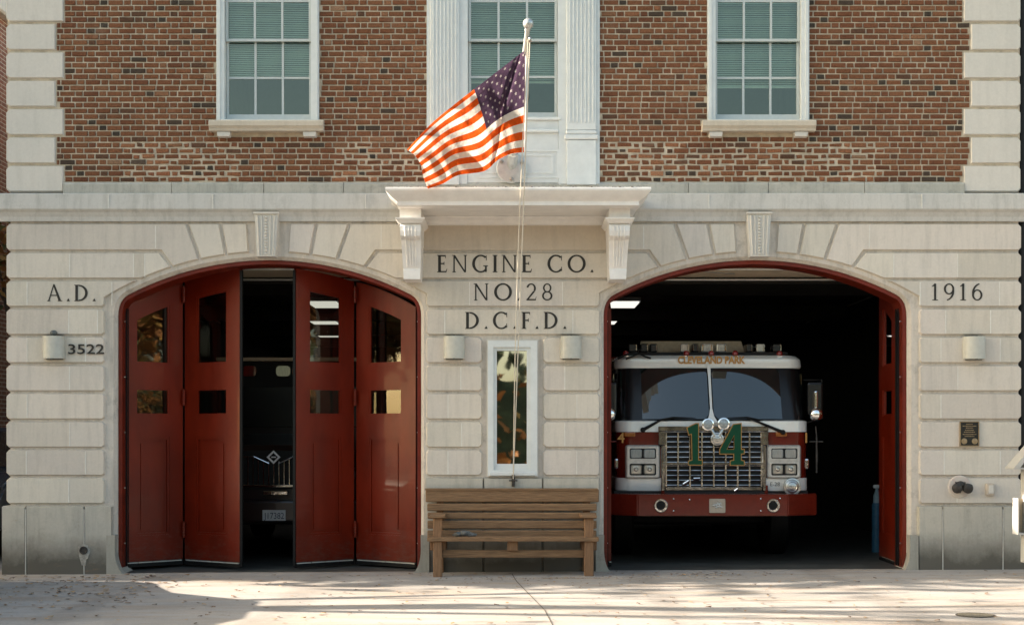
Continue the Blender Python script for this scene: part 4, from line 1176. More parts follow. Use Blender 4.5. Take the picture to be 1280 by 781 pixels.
# ------------------------------------------------------------------ bay interior
bm = B()
def plane(bm, pts): bm.faces.new([bm.verts.new(p) for p in pts])
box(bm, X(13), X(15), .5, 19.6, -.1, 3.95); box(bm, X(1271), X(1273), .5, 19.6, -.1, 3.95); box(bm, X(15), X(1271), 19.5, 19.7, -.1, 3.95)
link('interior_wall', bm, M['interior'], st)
bm = B()
box(bm, X(540), X(738), .36, .43, -.05, Z(596)); box(bm, X(540), X(738), .36, .43, Z(424), 3.95); box(bm, X(540), X(606), .36, .43, Z(596), Z(424)); box(bm, X(674), X(738), .36, .43, Z(596), Z(424))
link('pier_lining', bm, M['interior'], st)
bm = B(); box(bm, X(15), X(1271), .47, 2.05, 3.735, 3.85); link('ceiling', bm, M['ceil_tan'], st)
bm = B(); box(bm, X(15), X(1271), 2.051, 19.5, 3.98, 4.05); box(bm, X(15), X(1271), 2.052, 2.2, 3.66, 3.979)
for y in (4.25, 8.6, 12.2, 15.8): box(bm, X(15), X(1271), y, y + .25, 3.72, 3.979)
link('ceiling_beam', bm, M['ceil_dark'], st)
bm = B()
tube(bm, [(X(15), 2.02, 3.70), (X(1271), 2.02, 3.70)], .016, 8); tube(bm, [(X(15), .95, 3.71), (X(1271), .95, 3.71)], .014, 8)
tube(bm, [(2.3, .6, 3.725), (2.45, 1.3, 3.725), (2.9, 1.6, 3.725)], .010, 6)
link('ceiling_pipe', bm, M['aluminium'], st)
bm = B(); v = [bm.verts.new((x, y, gz(x) + .006)) for x, y in ((X(15), .10), (X(1271), .10), (X(1271), 19.5), (X(15), 19.5))]; bm.faces.new(v)
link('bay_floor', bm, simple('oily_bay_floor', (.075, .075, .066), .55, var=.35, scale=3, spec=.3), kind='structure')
for x0_, row in ((-3.2, 'left'), (1.9, 'right')):
    for k, y in enumerate((7.0, 10.5, 14.0, 17.3)):
        x = x0_ - (0, .5, .85, 1.2)[k] * (x0_ < 0) - (0, .1, .1, .1)[k] * (x0_ > 0)
        nm = {0: 'first', 1: 'second', 2: 'third', 3: 'farthest'}[k]
        lab = ('lit ceiling light seen through red door glass, %s from the front' % nm) if x < 0 else ('lit ceiling light above the fire engine bay, %s from the front' % nm)
        t = thing('ceiling_light', lab, 'ceiling light', (x, y, 3.97), 'ceiling lights inside the bays')
        bm = B(); box(bm, x - .27, x + .27, y - .03, y + 1.03, 3.90, 3.985, .006); link('housing', bm, M['plastic_white'], t)
        bm = B(); xprism(bm, [(y, 3.899), (y + .03, 3.875), (y + .97, 3.875), (y + 1.0, 3.899)], x - .24, x + .24); link('diffuser', bm, M['tube'], t)

# ------------------------------------------------------------------ red arch frames and folding doors
for b, cx in BAYS.items():
    bm = B()
    def path(off): 
        o = opening(cx, off); return [W2((o[0][0], 712))] + [W2(p) for p in o] + [W2((o[-1][0], 712))]
    P0, P1 = path(-.3), path(-5.0)
    A = [bm.verts.new((x, .10, z)) for x, z in P0]; C = [bm.verts.new((x, .10, z)) for x, z in P1]; E = [bm.verts.new((x, .46, z)) for x, z in P1]; F = [bm.verts.new((x, .46, z)) for x, z in P0]
    for k in range(len(P0) - 1):
        bm.faces.new((A[k], A[k + 1], C[k + 1], C[k])); bm.faces.new((C[k], C[k + 1], E[k + 1], E[k])); bm.faces.new((E[k], E[k + 1], F[k + 1], F[k]))
    fr = link('door_frame', bm, M['redframe'], st)
    bm = B()
    for px, s in ((cx - HW + 5.2, 1), (cx + HW - 5.2, -1)):
        for y in (.24, .33): box(bm, *sorted((X(px), X(px + s * 1.6))), y, y + .04, .05, Z(383))
    link('rubber_seal', bm, M['black'], fr)
    bm = B()
    for px in (cx - HW + 5.2, cx + HW - 5.2):
        for py in (400, 470, 540, 610, 680): ball(bm, (X(px), .2, Z(py)), .012, 1)
    link('bolt_head', bm, M['chrome2'], fr)
def leaf_door(A, Bp, cx, d0, d1, name='door_leaf', extra_glass=None):
    """one leaf from plan point A to Bp; d0,d1: unfolded px offsets from the arch centre for its top curve"""
    A = Vector((A[0], A[1], 0)); Bp = Vector((Bp[0], Bp[1], 0)); w = (Bp - A).length; di = (Bp - A) / w
    nr = Vector((di.y, -di.x, 0))
    if nr.y > 0 and abs(nr.y) > .2: nr = -nr
    T = Matrix(((di.x, -nr.x, 0, A.x), (di.y, -nr.y, 0, A.y), (0, 0, 1, 0), (0, 0, 0, 1)))
    def top(s, m=0.065): 
        dx = d0 + (d1 - d0) * s / w
        return Z(arcy(min(abs(dx), HW - 1))) - m
    s0, s1 = w * .215, w * .775
    zb = .085
    def curve(a, c, m): return [(a + (c - a) * k / 8, top(a + (c - a) * k / 8, m)) for k in range(9)]
    def mk(bm): bmesh.ops.transform(bm, matrix=T, verts=bm.verts[:])
    th = .05
    bm = B()
    prism(bm, [(0, zb), (s0, zb)] + curve(s0, 0, .065), 0, th); prism(bm, [(s1, zb), (w, zb)] + curve(w, s1, .065), 0, th)
    for a, c in ((zb, .40), (1.60, 1.87), (2.20, 2.50)): prism(bm, rect(s0, s1, a, c), 0, th)
    prism(bm, curve(s0, s1, .30) + curve(s1, s0, .065), 0, th)
    prism(bm, rect(s0, s1, .40, 1.60), .022, th - .01)
    # bead mouldings round panel and glass
    for poly_, inn in ((rect(s0, s1, .40, 1.60), .03), (rect(s0, s1, 1.87, 2.20), .022)):
        ringframe(bm, ccw(poly_), inset(ccw(poly_), inn), .006, .03)
    up = ccw([(s0, 2.50), (s1, 2.50)] + curve(s1, s0, .30)); ringframe(bm, up, inset(up, .022), .006, .03)
    ins = inset(ccw(rect(s0, s1, .40, 1.60)), .075)
    prism(bm, ins, .012, .024)
    mk(bm); lf_ = link(name, bm, M['red'], st)
    for pl in (rect(s0, s1, 1.87, 2.20), [(s0, 2.50), (s1, 2.50)] + curve(s1, s0, .30)):
        bm = B(); bm.faces.new([bm.verts.new((x, .026, z)) for x, z in pl]); mk(bm); link('pane', bm, M['doorglass'], lf_, recalc=False)
    bm = B()
    n = 4
    for k in range(n): box(bm, w * (.01 + .98 * k / n) + .006, w * (.01 + .98 * (k + 1) / n) - .006, -.003, .02, .065, .077)
    mk(bm); link('bottom_strip', bm, M['lampgrey'], lf_)
    bm = B(); box(bm, 0.002, w - .002, .0, th, .02, .0615); mk(bm); link('rubber_seal', bm, M['black'], lf_)
    return lf_, T, w
def pin_hinges(lf_, x, y):
    for z in (.36, 2.0, 3.28):
        bm = B()
        for k in range(3): tube(bm, [(x, y, z + k * .062), (x, y, z + k * .062 + .057)], .021, 10)
        tube(bm, [(x, y, z - .01), (x, y, z + .2)], .010, 8)
        link('hinge', bm, M['red'], lf_, smooth=True)
cl = BAYS['L']
l1, _, _ = leaf_door((X(153, .28), .28), (X(228.5, .82), .82), cl, -HW, -HW / 2)
l2, _, _ = leaf_door((X(231, .82), .82), (X(299.5, .30), .30), cl, -HW / 2, -22)
pin_hinges(l1, X(229.7, .78), .78)
l3, _, _ = leaf_door((X(370, .30), .30), (X(442.5, .82), .82), cl, 22, HW / 2)
l4, _, _ = leaf_door((X(445.5, .82), .82), (X(519.5, .28), .28), cl, HW / 2, HW)
pin_hinges(l4, X(444, .78), .78)
for lf_, lab in ((l1, 'red door leaf at the left jamb with bright foliage mirrored in its glass'), (l3, 'red door leaf right of the gap with ceiling lights showing in its glass')): lf_['label'] = lab
for px, y in ((299.5, .30), (370, .30)):
    bm = B(); x = X(px, y); s = 1 if px < 330 else -1
    box(bm, *sorted((x + s * .005, x + s * .035)), y - .02, y + .05, .03, 3.62); link('edge_seal', bm, M['black'], l2 if px < 330 else l3)
cr = BAYS['R']
for (a, c, d0, d1) in (((X(1124, .5), .5), (X(1124, .5) + .03, 1.38), HW, HW / 2), ((X(1124, .5) + .13, .5), (X(1124, .5) + .11, 1.38), 22, HW / 2),
                       ((X(764, .5), .5), (X(764, .5) - .0, 1.38), -HW, -HW / 2), ((X(764, .5) - .10, .5), (X(764, .5) - .10, 1.38), -22, -HW / 2)):
    l, _, _ = leaf_door(a, c, cr, d0, d1)
    l['label'] = 'red door leaf folded back flat inside the open bay'

# ------------------------------------------------------------------ fire engine in the right bay
Y0 = 1.0
CX = X(891, Y0)
fe = thing('fire_engine', 'red and white fire engine with green number 14 in the open bay', 'fire engine', (CX, Y0, 0))
def ex(px, y=Y0): return X(px, y)
def ez(py, y=Y0): return Z(py, y)
def loft(bm, levels, yback, n=6, cap=True):
    """levels: (z, half width, front y, corner radius)"""
    prev = None; first = None
    for z, hw, yf, r in levels:
        pts = [(CX - hw, yback)]
        for k in range(n + 1):
            a = PI + PI / 2 * k / n; pts.append((CX - hw + r + r * math.cos(a), yf + r + r * math.sin(a)))
        for k in range(n + 1):
            a = 1.5 * PI + PI / 2 * k / n; pts.append((CX + hw - r + r * math.cos(a), yf + r + r * math.sin(a)))
        pts.append((CX + hw, yback))
        rg = [bm.verts.new((x, y, z)) for x, y in pts]
        if prev:
            for k in range(len(rg)): bm.faces.new((prev[k], prev[(k + 1) % len(rg)], rg[(k + 1) % len(rg)], rg[k]))
        else: first = rg
        prev = rg
    if cap: bm.faces.new(first[::-1]); bm.faces.new(prev)
HWC = 1.215
bm = B(); loft(bm, [(.93, HWC - .02, Y0 + .01, .2), (.96, HWC, Y0, .2), (1.665, HWC, Y0, .2)], 3.1); link('cab', bm, M['truckred'], fe, smooth=True)
bm = B(); loft(bm, [(1.668, HWC + .006, Y0 - .008, .2), (1.80, HWC + .006, Y0 + .0, .2), (1.812, HWC - .005, Y0 + .02, .2)], 3.1); link('belt_panel', bm, M['truckwhite'], fe, smooth=True)
bm = B(); loft(bm, [(.925, HWC - .004, Y0 - .006, .2), (.935, HWC + .006, Y0 - .012, .2), (1.085, HWC + .006, Y0 - .012, .2), (1.09, HWC, Y0 - .004, .2)], 3.1)
link('lower_band', bm, M['truckwhite'], fe, smooth=True)
TILT = .41
bm = B(); loft(bm, [(1.812, HWC - .02, Y0 + .03, .22), (2.50, HWC - .03, Y0 + .03 + TILT * .688, .22)], 3.1); link('glazing_seal', bm, M['blackgloss'], fe, smooth=True)
yr = Y0 + .03 + TILT * .688
bm = B(); loft(bm, [(2.485, HWC - .012, yr - .02, .24), (2.51, HWC + .0, yr - .03, .24), (2.60, HWC - .01, yr - .02, .24), (2.645, HWC - .06, yr + .04, .2), (2.665, HWC - .16, yr + .16, .15)], 3.1)
roof = link('roof_cap', bm, M['truckwhite'], fe, smooth=True)
bm = B(); text_mesh(bm, 'CLEVELAND PARK', ex(847, yr), ez(454.3, yr), 9.0 / 97.5, yr - .034, .0048, .004, L(84, yr)); link('lettering', bm, M['gold'], roof, recalc=False)
for x0, x1 in ((777, 886.3), (892.3, 1001.5)):
    bm = B(); xa_, xb_ = ex(x0), ex(x1); nx_, nz_ = 22, 10; gg = []
    for i in range(nx_ + 1):
        col_v = []
        for j in range(nz_ + 1):
            u_, w_ = i / nx_, j / nz_; x_ = xa_ + (xb_ - xa_) * u_; z_ = 1.83 + .645 * w_
            # rounded corners
            e_ = min(u_, 1 - u_) * (xb_ - xa_); r_ = .06
            if e_ < r_: z_ = 1.83 + r_ * (1 - math.sqrt(max(0, 1 - (1 - e_ / r_) ** 2))) * (1 - 2 * w_) + .645 * w_
            bow = .15 * (abs(x_ - CX) / 1.2) ** 3.0
            col_v.append(bm.verts.new((x_, Y0 - .03 + (z_ - 1.812) * TILT + bow, z_)))
        gg.append(col_v)
    for i in range(nx_):
        for j in range(nz_): bm.faces.new((gg[i][j], gg[i + 1][j], gg[i + 1][j + 1], gg[i][j + 1]))
    wsh = link('windshield', bm, M['windshield'], fe, smooth=True)
    if x0 < 800:
        bm = B(); box(bm, ex(792), ex(803), 0, .003, ez(524.5), ez(519)); 
        for v in bm.verts: v.co.y += Y0 - .03 + (v.co.z - 1.812) * TILT + .15 * (abs(ex(797) - CX) / 1.2) ** 3 - .006
        link('sticker', bm, M['plastic_white'], wsh)
bm = B(); p = [(887.2, 455), (891.6, 455), (891.0, 470), (890.6, 510), (892.5, 520), (897, 528), (882, 528), (886, 520), (888.0, 510), (887.7, 470)]
prism(bm, [(ex(a), ez(c)) for a, c in p], -.012, .0)
for v in bm.verts: v.co.y += Y0 - .025 + (v.co.z - 1.812) * TILT
link('windshield_post', bm, M['truckwhite'], fe)
# things seen behind the glass edge: sticker and grab shapes stay out; wipers
for pts, pv in (([(803.5, 537), (826, 524.5), (841, 521.5)], (841, 521.5)), ([(978, 540), (948, 527.5), (934, 522.5)], (934, 522.5))):
    bm = B(); q = [(ex(a), Y0 - .03, ez(c)) for a, c in pts]; tube(bm, q, [.022, .013, .009], 8)
    lathe(bm, (q[0][0], Y0 + .0, q[0][2]), (0, -1, 0), [(0, .032), (.04, .032), (.055, .02), (.055, 0)], 14)
    s = 1 if pv[0] < 890 else -1
    x2 = pv[0] + s * 40
    tube(bm, [(ex(pv[0] - s * 16), Y0 - .005, ez(525.0)), (ex(pv[0]), Y0 - .012, ez(521.6)), (ex(x2), Y0 - .005, ez(523.5))], .013, 6)
    link('wiper', bm, M['black'], fe, smooth=True)
# grille
YG = Y0 - .03
bm = B(); prism(bm, [(ex(a), ez(c)) for a, c in ((823, 533), (959, 533), (959, 556), (955, 560), (955, 612), (827, 612), (827, 560), (823, 556))], YG, Y0 + .02)
gr = link('grille', bm, M['black'], fe)
bm = B()
yc = YG - .028
def gbox(x0, x1, y0_, y1_, bev=.004, dy=0.0): box(bm, ex(x0), ex(x1), yc - dy, YG + .002, ez(y1_), ez(y0_), bev)
cols_ = [832 + 14.85 * k for k in range(9)]
for k, c in enumerate(cols_): tube(bm, [(ex(c), yc + .006, ez(607.5)), (ex(c), yc + .006, ez(540.4))], .014, 8)
for k in range(7): tube(bm, [(ex(831), yc + .012, ez(539.4 + 6.35 * k)), (ex(951.5), yc + .012, ez(539.4 + 6.35 * k))], .0105, 8)
for k in range(5): tube(bm, [(ex(831), yc + .012, ez(581.6 + 6.1 * k)), (ex(951.5), yc + .012, ez(581.6 + 6.1 * k))], .0105, 8)
gbox(826, 956.5, 577.6, 581.2, .006, .008)
gbox(822.5, 959.5, 532.8, 539.0, .006, .006); gbox(822.5, 832.2, 539.3, 556, .006, .010); gbox(949.5, 959.5, 539.3, 556, .006, .010)
gbox(826, 830.6, 556.5, 613, .006, .006); gbox(952, 956.5, 556.5, 613, .006, .006); gbox(831, 951.6, 607.8, 612.5, .006, .006)
link('grille_bars', bm, M['grille_chrome'], gr, smooth=True)
for ch in '14':
    po = {'1': [(250, 95), (318, 62), (336, 62), (336, 357), (366, 359), (366, 392), (262, 392), (262, 366), (290, 358), (285, 140), (262, 148)],
          '4': [(622, 70), (682, 62), (682, 272), (706, 272), (706, 301), (682, 303), (682, 360), (706, 364), (706, 394), (600, 394), (600, 364), (628, 358), (628, 303), (514, 303), (514, 270)]}[ch]
    P_ = [(820 + a / 6.506, 520 + c / 6.506) for a, c in po]
    w_ = ccw([(ex(a), ez(c)) for a, c in P_])
    bm = B()
    if ch == '1':
        prism(bm, inset(w_, -.011), yc - .022, yc - .012); nb = link('number_digit', bm, M['gold'], fe)
        bm = B(); prism(bm, w_, yc - .026, yc - .0225); link('enamel_face', bm, M['green'], nb)
    else:
        hole = [(ex(820 + a / 6.506), ez(520 + c / 6.506)) for a, c in ((628, 150), (628, 270), (566, 270))]
        def four(bm, o, h, y0, y1):
            # split the 4 into convex-ish pieces round its counter
            a = o
            pieces = [[a[0], a[1], a[2], (h[1][0], a[2][1]), h[1], h[0]], [a[0], h[0], h[2], (h[2][0], a[14][1]), a[14]],
                      [a[14], (h[2][0], a[14][1]), h[1], (h[1][0], a[2][1]), a[2], a[3], a[4], a[5], (a[12][0], a[5][1]), a[12], a[13]],
                      [a[5], a[6], a[7], a[8], a[9], a[10], a[11], a[12], (a[12][0], a[5][1])]]
            for p_ in pieces:
                q = []
                for v in p_:
                    if not q or (Vector(v) - Vector(q[-1])).length > 1e-4: q.append(v)
                if (Vector(q[0]) - Vector(q[-1])).length < 1e-4: q.pop()
                prism(bm, q, y0, y1)
        w4 = [(ex(a), ez(c)) for a, c in P_]
        def grow(p, d): 
            q = inset(p if area2(p) > 0 else p[::-1], d); return q if area2(p) > 0 else q[::-1]
        four(bm, grow(w4, -.011), grow(hole, .006), yc - .022, yc - .012); nb = link('number_digit', bm, M['gold'], fe)
        bm = B(); four(bm, w4, hole, yc - .026, yc - .0225); link('enamel_face', bm, M['green'], nb)
# round lamps and bell over the grille
for px, py, r_ in ((884, 530.5, .072), (903.5, 529.5, .072)):
    bm = B(); lathe(bm, (ex(px), Y0 + .02, ez(py)), (0, -1, 0), [(0, .03), (.03, .05), (.08, r_), (.10, r_ + .004), (.105, r_ - .012), (.10, r_ - .014)], 28); lm = link('round_lamp', bm, M['chrome'], fe, smooth=True)
    bm = B(); lathe(bm, (ex(px), Y0 - .078, ez(py)), (0, -1, 0), [(0, r_ - .013), (.012, r_ * .5), (.015, 0)], 24); link('lens', bm, simple('dusty_lens', (.34, .37, .37), .25, .3, var=.3, scale=40), lm, smooth=True)
bm = B(); lathe(bm, (ex(895.3), YG - .01, ez(548.5)), (0, -1, 0), [(0, .05), (.03, .080), (.045, .082), (.05, .066), (.044, .058), (.05, .03), (.044, .026), (.052, 0)], 28)
for s in (-1, 1): tube(bm, [(ex(895.3 + s * 3), YG - .03, ez(545)), (ex(895.3 + s * 6), YG - .04, ez(538)), (ex(895.3 + s * 8), YG - .02, ez(534))], [.03, .026, .018], 10)
link('bell', bm, M['chrome2'], fe, smooth=True)
# headlights
for x0, x1 in ((781.5, 824.5), (958, 1000.5)):
    bm = B(); o = rrect(ex(x0), ex(x1), ez(597.5), ez(556), .03)
    prism(bm, o, Y0 - .03, Y0 + .10); frustum(bm, o, Y0 - .03, Y0 - .05, .016)
    for a, c in ((575.2, 557.8), (596, 576.8)):
        ringframe(bm, rrect(ex(x0 + 2.5), ex(x1 - 2.5), ez(a), ez(c), .03), rrect(ex(x0 + 5), ex(x1 - 5), ez(a - 2.3), ez(c + 2.3), .02), Y0 - .066, Y0 - .045)
    hd_ = link('headlight', bm, M.setdefault('trim', simple('bright_headlight_trim', (.62, .61, .58), .28, .55, var=.15, scale=25)), fe)
    bm = B()
    for a, c in ((574.5, 558.4), (595.2, 577.4)): prism(bm, rrect(ex(x0 + 4), ex(x1 - 4), ez(a - 1), ez(c + 1), .02), Y0 - .0535, Y0 - .049)
    link('recess', bm, M['black'], hd_)
    mid = (x0 + x1) / 2
    for i, (a, c) in enumerate(((572.2, 561.0), (592.6, 580.2))):
        for xa, xb in ((x0 + 6, mid - 1.2), (mid + 1.2, x1 - 6)):
            bm = B(); pr = rrect(ex(xa), ex(xb), ez(a), ez(c), .022); frustum(bm, pr, Y0 - .053, Y0 - .066, .010)
            if i:
                lathe(bm, ((ex(xa) + ex(xb)) / 2, Y0 - .065, (ez(a) + ez(c)) / 2), (0, -1, 0), [(0, .05), (.004, .05), (.006, .03), (.002, .028), (.012, .016), (.014, 0)], 16)
            link('lamp', bm, M['clearlens'] if not i else M['chrome2'], hd_)
    bm = B(); xm = ex(787 if x0 < 890 else 976.5); box(bm, xm - .075, xm + .075, Y0 - .03, Y0 + .05, ez(545.8), ez(539.4), .02, 2); link('marker_light', bm, M['amber'], fe)
for s, px in ((0, 775), (1, 1007)):
    bm = B(); text_mesh(bm, '4' if not s else '1', ex(px - 3.2, 1.2 - .2), ez(553), 13 / 99, Y0 + .03 if s else Y0 - .012, .002, .003); link('number_digit', bm, M['gold'], fe, recalc=False)
# small gold marking on the lower band
bm = B(); text_mesh(bm, 'E-28', ex(962), ez(607), 5 / 99, Y0 - .018, .0, .002); link('lettering', bm, M['cloth'], fe, recalc=False)
# bumper
yb_ = .60
pl = [(ex(797, yb_), yb_), (ex(985, yb_), yb_), (ex(1021, .84), .84), (ex(1021, .84), 1.1), (ex(763, .84), 1.1), (ex(763, .84), .84)]
bm = B(); z0, z1 = ez(644.5, yb_), ez(617.5, yb_)
lo = [bm.verts.new((x, y, z0)) for x, y in pl]; hi = [bm.verts.new((x, y, z1)) for x, y in pl]
bm.faces.new(lo[::-1]); bm.faces.new(hi)
for k in range(6): bm.faces.new((lo[k], lo[(k + 1) % 6], hi[(k + 1) % 6], hi[k]))
bmesh.ops.bevel(bm, geom=bm.edges[:], offset=.012, segments=2, affect='EDGES')
bp_ = link('bumper', bm, M['truckred'], fe)
for px in (826, 966.5):
    bm = B(); lathe(bm, (ex(px, yb_), yb_ + .01, ez(631.5, yb_)), (0, -1, 0), [(0, .085), (.02, .085), (.028, .078), (.028, .06), (.016, .05), (.012, .046)], 28); h_ = link('air_horn', bm, M['chrome'], bp_, smooth=True)
    bm = B(); lathe(bm, (ex(px, yb_), yb_ - .005, ez(631.5, yb_)), (0, -1, 0), [(0, .052), (.004, .052), (.004, 0)], 24); link('horn_mouth', bm, M['black'], bp_)
bm = B(); prism(bm, rrect(ex(886.5, yb_), ex(906.5, yb_), ez(640.5, yb_), ez(623, yb_), .012), yb_ - .012, yb_ + .01)
jr = random.Random(8)
c_ = (ex(896.5, yb_), ez(631.8, yb_))
for k in range(26):
    a = jr.uniform(0, 2 * PI); r_ = jr.uniform(.012, .065); ball(bm, (c_[0] + r_ * math.cos(a), yb_ - .012, c_[1] + r_ * math.sin(a)), jr.uniform(.008, .016), 1, (1, .5, 1))
link('emblem_plate', bm, M['chrome2'], bp_, smooth=True)
bm = B()
for px, py in ((842, 623), (842, 638), (951, 623), (951, 638), (975, 622.5), (862, 624)): ball(bm, (ex(px, yb_), yb_ - .002, ez(py, yb_)), .012, 1)
link('bolt_head', bm, M['chrome'], bp_)
bm = B(); lathe(bm, (ex(990, .9), Y0 - .01, ez(608, .9)), (0, -1, 0), [(0, .09), (.05, .10), (.09, .112), (.10, .108), (.104, .09), (.098, .085), (.110, .06), (.106, .055), (.116, .025), (.118, 0)], 32)
link('siren', bm, M['chrome2'], fe, smooth=True)
bm = B(); box(bm, ex(829), ex(955), Y0 - .05, Y0 + .05, ez(617.5), ez(613.2)); box(bm, ex(768), ex(1010), Y0 + .0, Y0 + .3, .62, .925); link('underbody', bm, M['dark'], fe)
# tow eyes and chrome hangers under the grille
bm = B()
for px in (828, 957): box(bm, ex(px - 2), ex(px + 2), YG - .03, YG, ez(616), ez(606), .005)
link('grille_bracket', bm, M['truckred'], fe)
bm = B()
for a, c, d, e in ((853, 604.5, 860, 600.0), (866, 597.5, 874, 597.2), (917, 613, 921, 610)): tube(bm, [(ex(a), yc - .02, ez(c)), (ex(d), yc - .03, ez(e))], .014, 8)
link('pull_handle', bm, M['chrome'], fe)
# mirrors on both sides
for s in (-1, 1):
    bm = B(); x = CX + s * (1.32 if s > 0 else 1.30); y = Y0 + .12
    box(bm, x - .10, x + .10, y - .0, y + .06, 1.88, 2.30, .03, 2); mr = link('mirror', bm, M['blackgloss'], fe)
    bm = B(); box(bm, x - .026, x + .026, y - .05, y - .01, ez(515), ez(488), .02, 2); link('mirror_trim', bm, M['chrome'], mr)
    bm = B(); ball(bm, (x, y - .04, ez(517.5)), .088, 3, (1, .7, 1)); link('convex_mirror', bm, M['chrome'], mr, smooth=True)
    bm = B(); tube(bm, [(CX + s * 1.19, y + .1, 2.33), (x + s * .09, y + .05, 2.33), (x + s * .10, y + .05, 1.84), (CX + s * 1.2, y + .1, 1.78)], .008, 8)
    link('mirror_arm', bm, M['dark'], mr, smooth=True)
    bm = B(); tube(bm, [(x + .0, y - .02, 1.74), (x + .01, y - .02, 1.60)], .008, 6); tube(bm, [(x + .01, y - .02, 1.60), (x + .01, y - .02, 1.15)], .012, 8); tube(bm, [(x - .08, y - .02, 1.545), (x + .09, y - .02, 1.545)], .011, 6); tube(bm, [(x + .01, y - .03, 1.45), (x + .01, y - .03, 1.28)], .016, 8)
    link('corner_marker', bm, M['iron'] if s > 0 else M['truckred'], fe)
    bm = B(); xx = CX + s * 1.205; box(bm, xx - .03, xx + .035, Y0 + .1, Y0 + .2, ez(586), ez(573), .02, 2); link('side_lamp', bm, M['chrome'], fe)
# roof light bars and beacons
yl = 1.45
bm = B(); box(bm, ex(786, yl), ex(985, yl), yl, yl + .35, 2.668, 2.70, .01); lb = link('light_bar', bm, M['dark'], fe)
for a, c in ((786, 797), (801, 811), (813, 822), (851, 862), (866, 874), (877, 892), (896, 909), (934, 941), (946, 957), (967, 978)):
    bm = B(); box(bm, ex(a, yl), ex(c, yl), yl + .03, yl + .3, 2.702, 2.81, .015, 2); ln = link('light_module', bm, M['clearlens'] if a in (851, 877, 896, 946) else M['blackgloss'], lb)
    bm = B(); w_ = ex(c, yl) - ex(a, yl)
    box(bm, ex(a, yl) + w_ * .78, ex(a, yl) + w_ * .92, yl + .012, yl + .05, 2.715, 2.80, .006)
    if a in (866, 877): box(bm, ex(a, yl) + w_ * .05, ex(a, yl) + w_ * .18, yl + .012, yl + .05, 2.715, 2.80, .006)
    link('reflector', bm, M['chrome'], lb)
for px in (782, 858, 889, 919, 974.5):
    bm = B(); ball(bm, (ex(px, 1.35), 1.36, 2.675), .042, 2, (1, 1, 1)); bc = link('roof_beacon', bm, M['redlens'], fe, smooth=True)
    bm = B(); tube(bm, [(ex(px, 1.35) - .035, 1.335, 2.645), (ex(px, 1.35) + .035, 1.335, 2.645)], .014, 8); link('beacon_base', bm, M['chrome'], bc)
bm = B(); prism(bm, [(ex(a, 1.9), ez(c, 1.9)) for a, c in ((797, 445), (801, 426.5), (926, 426.5), (932, 445))], 1.88, 1.93); link('roof_panel', bm, M['tanbox'], fe)
bm = B()
for q in ([(772, 449), (786, 442), (800, 437)], [(782, 449), (797, 443), (808, 441)], [(796, 441), (806, 446), (813, 448)]): tube(bm, [(ex(a, yr), yr - .05, ez(c, yr)) for a, c in q], .012, 6)
link('grab_cable', bm, M['black'], fe)
# rear body, band, wheels
bm = B(); box(bm, CX - 1.25, CX + 1.25, 3.25, 9.3, .55, 2.75, .03, 2); rb_ = link('rear_body', bm, M['truckred'], fe)
bm = B(); box(bm, CX - 1.262, CX + 1.262, 3.24, 9.0, .95, 1.09); link('side_band', bm, M['truckwhite'], rb_)
for s in (-1, 1):
    bm = B(); box(bm, CX + s * HWC - .006, CX + s * HWC + .006, 1.5, 2.5, 1.86, 2.42); link('side_window', bm, M['windshield'], fe)
    for y in (2.55, 7.4):
        bm = B(); c0 = CX + s * 1.2
        lathe(bm, (c0 - s * .30, y, .50), (s, 0, 0), [(0, .30), (.0, .46), (.03, .50), (.25, .50), (.29, .46), (.29, .30)], 28); wh = link('wheel', bm, M['black'], fe, smooth=True)
        bm = B(); lathe(bm, (c0 - s * .30, y, .50), (s, 0, 0), [(.02, 0), (.02, .30), (.27, .30), (.24, .22), (.2, .1), (.26, .08), (.26, 0)], 24); link('rim', bm, M['dark'], wh, smooth=True)
bm = B(); tube(bm, [(CX - 1.1, 2.55, .5), (CX + 1.1, 2.55, .5)], .09, 12); box(bm, CX - .5, CX + .5, 1.3, 9, .6, .9); link('axle', bm, M['dark'], fe)

# ------------------------------------------------------------------ second truck, seen through the gap of the left bay
Y1 = 1.75; X1 = X(343, Y1)
tk = thing('utility_truck', 'dark heavy truck with chrome grille bars seen through the gap between red doors', 'truck', (X1, Y1, 0))
def bxx(name, x0, x1, y0, y1, z0, z1, m, par=tk, bev=.03):
    bm = B(); box(bm, X1 + x0, X1 + x1, y0, y1, z0, z1, bev, 2); return link(name, bm, m, par)
M['maroon'] = simple('dark_maroon_paint', (.016, .006, .005), .3, var=.15, coat=.4)
hood = B(); xprism(hood, [(Y1, .75), (Y1, 1.42), (Y1 + .08, 1.50), (Y1 + 1.6, 1.66), (Y1 + 1.6, .75)], X1 - .78, X1 + .78); link('hood', hood, M['maroon'], tk)
bxx('fender', -1.15, -.70, Y1 + .1, Y1 + 1.7, .75, 1.18, M['maroon'], bev=.1); bxx('fender', .70, 1.15, Y1 + .1, Y1 + 1.7, .75, 1.18, M['maroon'], bev=.1)
cab2 = bxx('cab', -1.1, 1.1, Y1 + 1.62, Y1 + 3.4, .75, 2.70, M['maroon'], bev=.06)
bxx('windshield', -.98, .98, Y1 + 1.60, Y1 + 1.63, 1.75, 2.34, M['blackgloss'], bev=.008)
yv = Y1 + 1.5
bxx('visor', -1.08, 1.08, yv, yv + .35, Z(451, yv), Z(446.5, yv), M['ceil_tan'], bev=.006)
br = bxx('roof_brow', -1.08, 1.08, yv + .08, yv + .4, Z(483, yv), Z(451.5, yv), M['dark'], bev=.006)
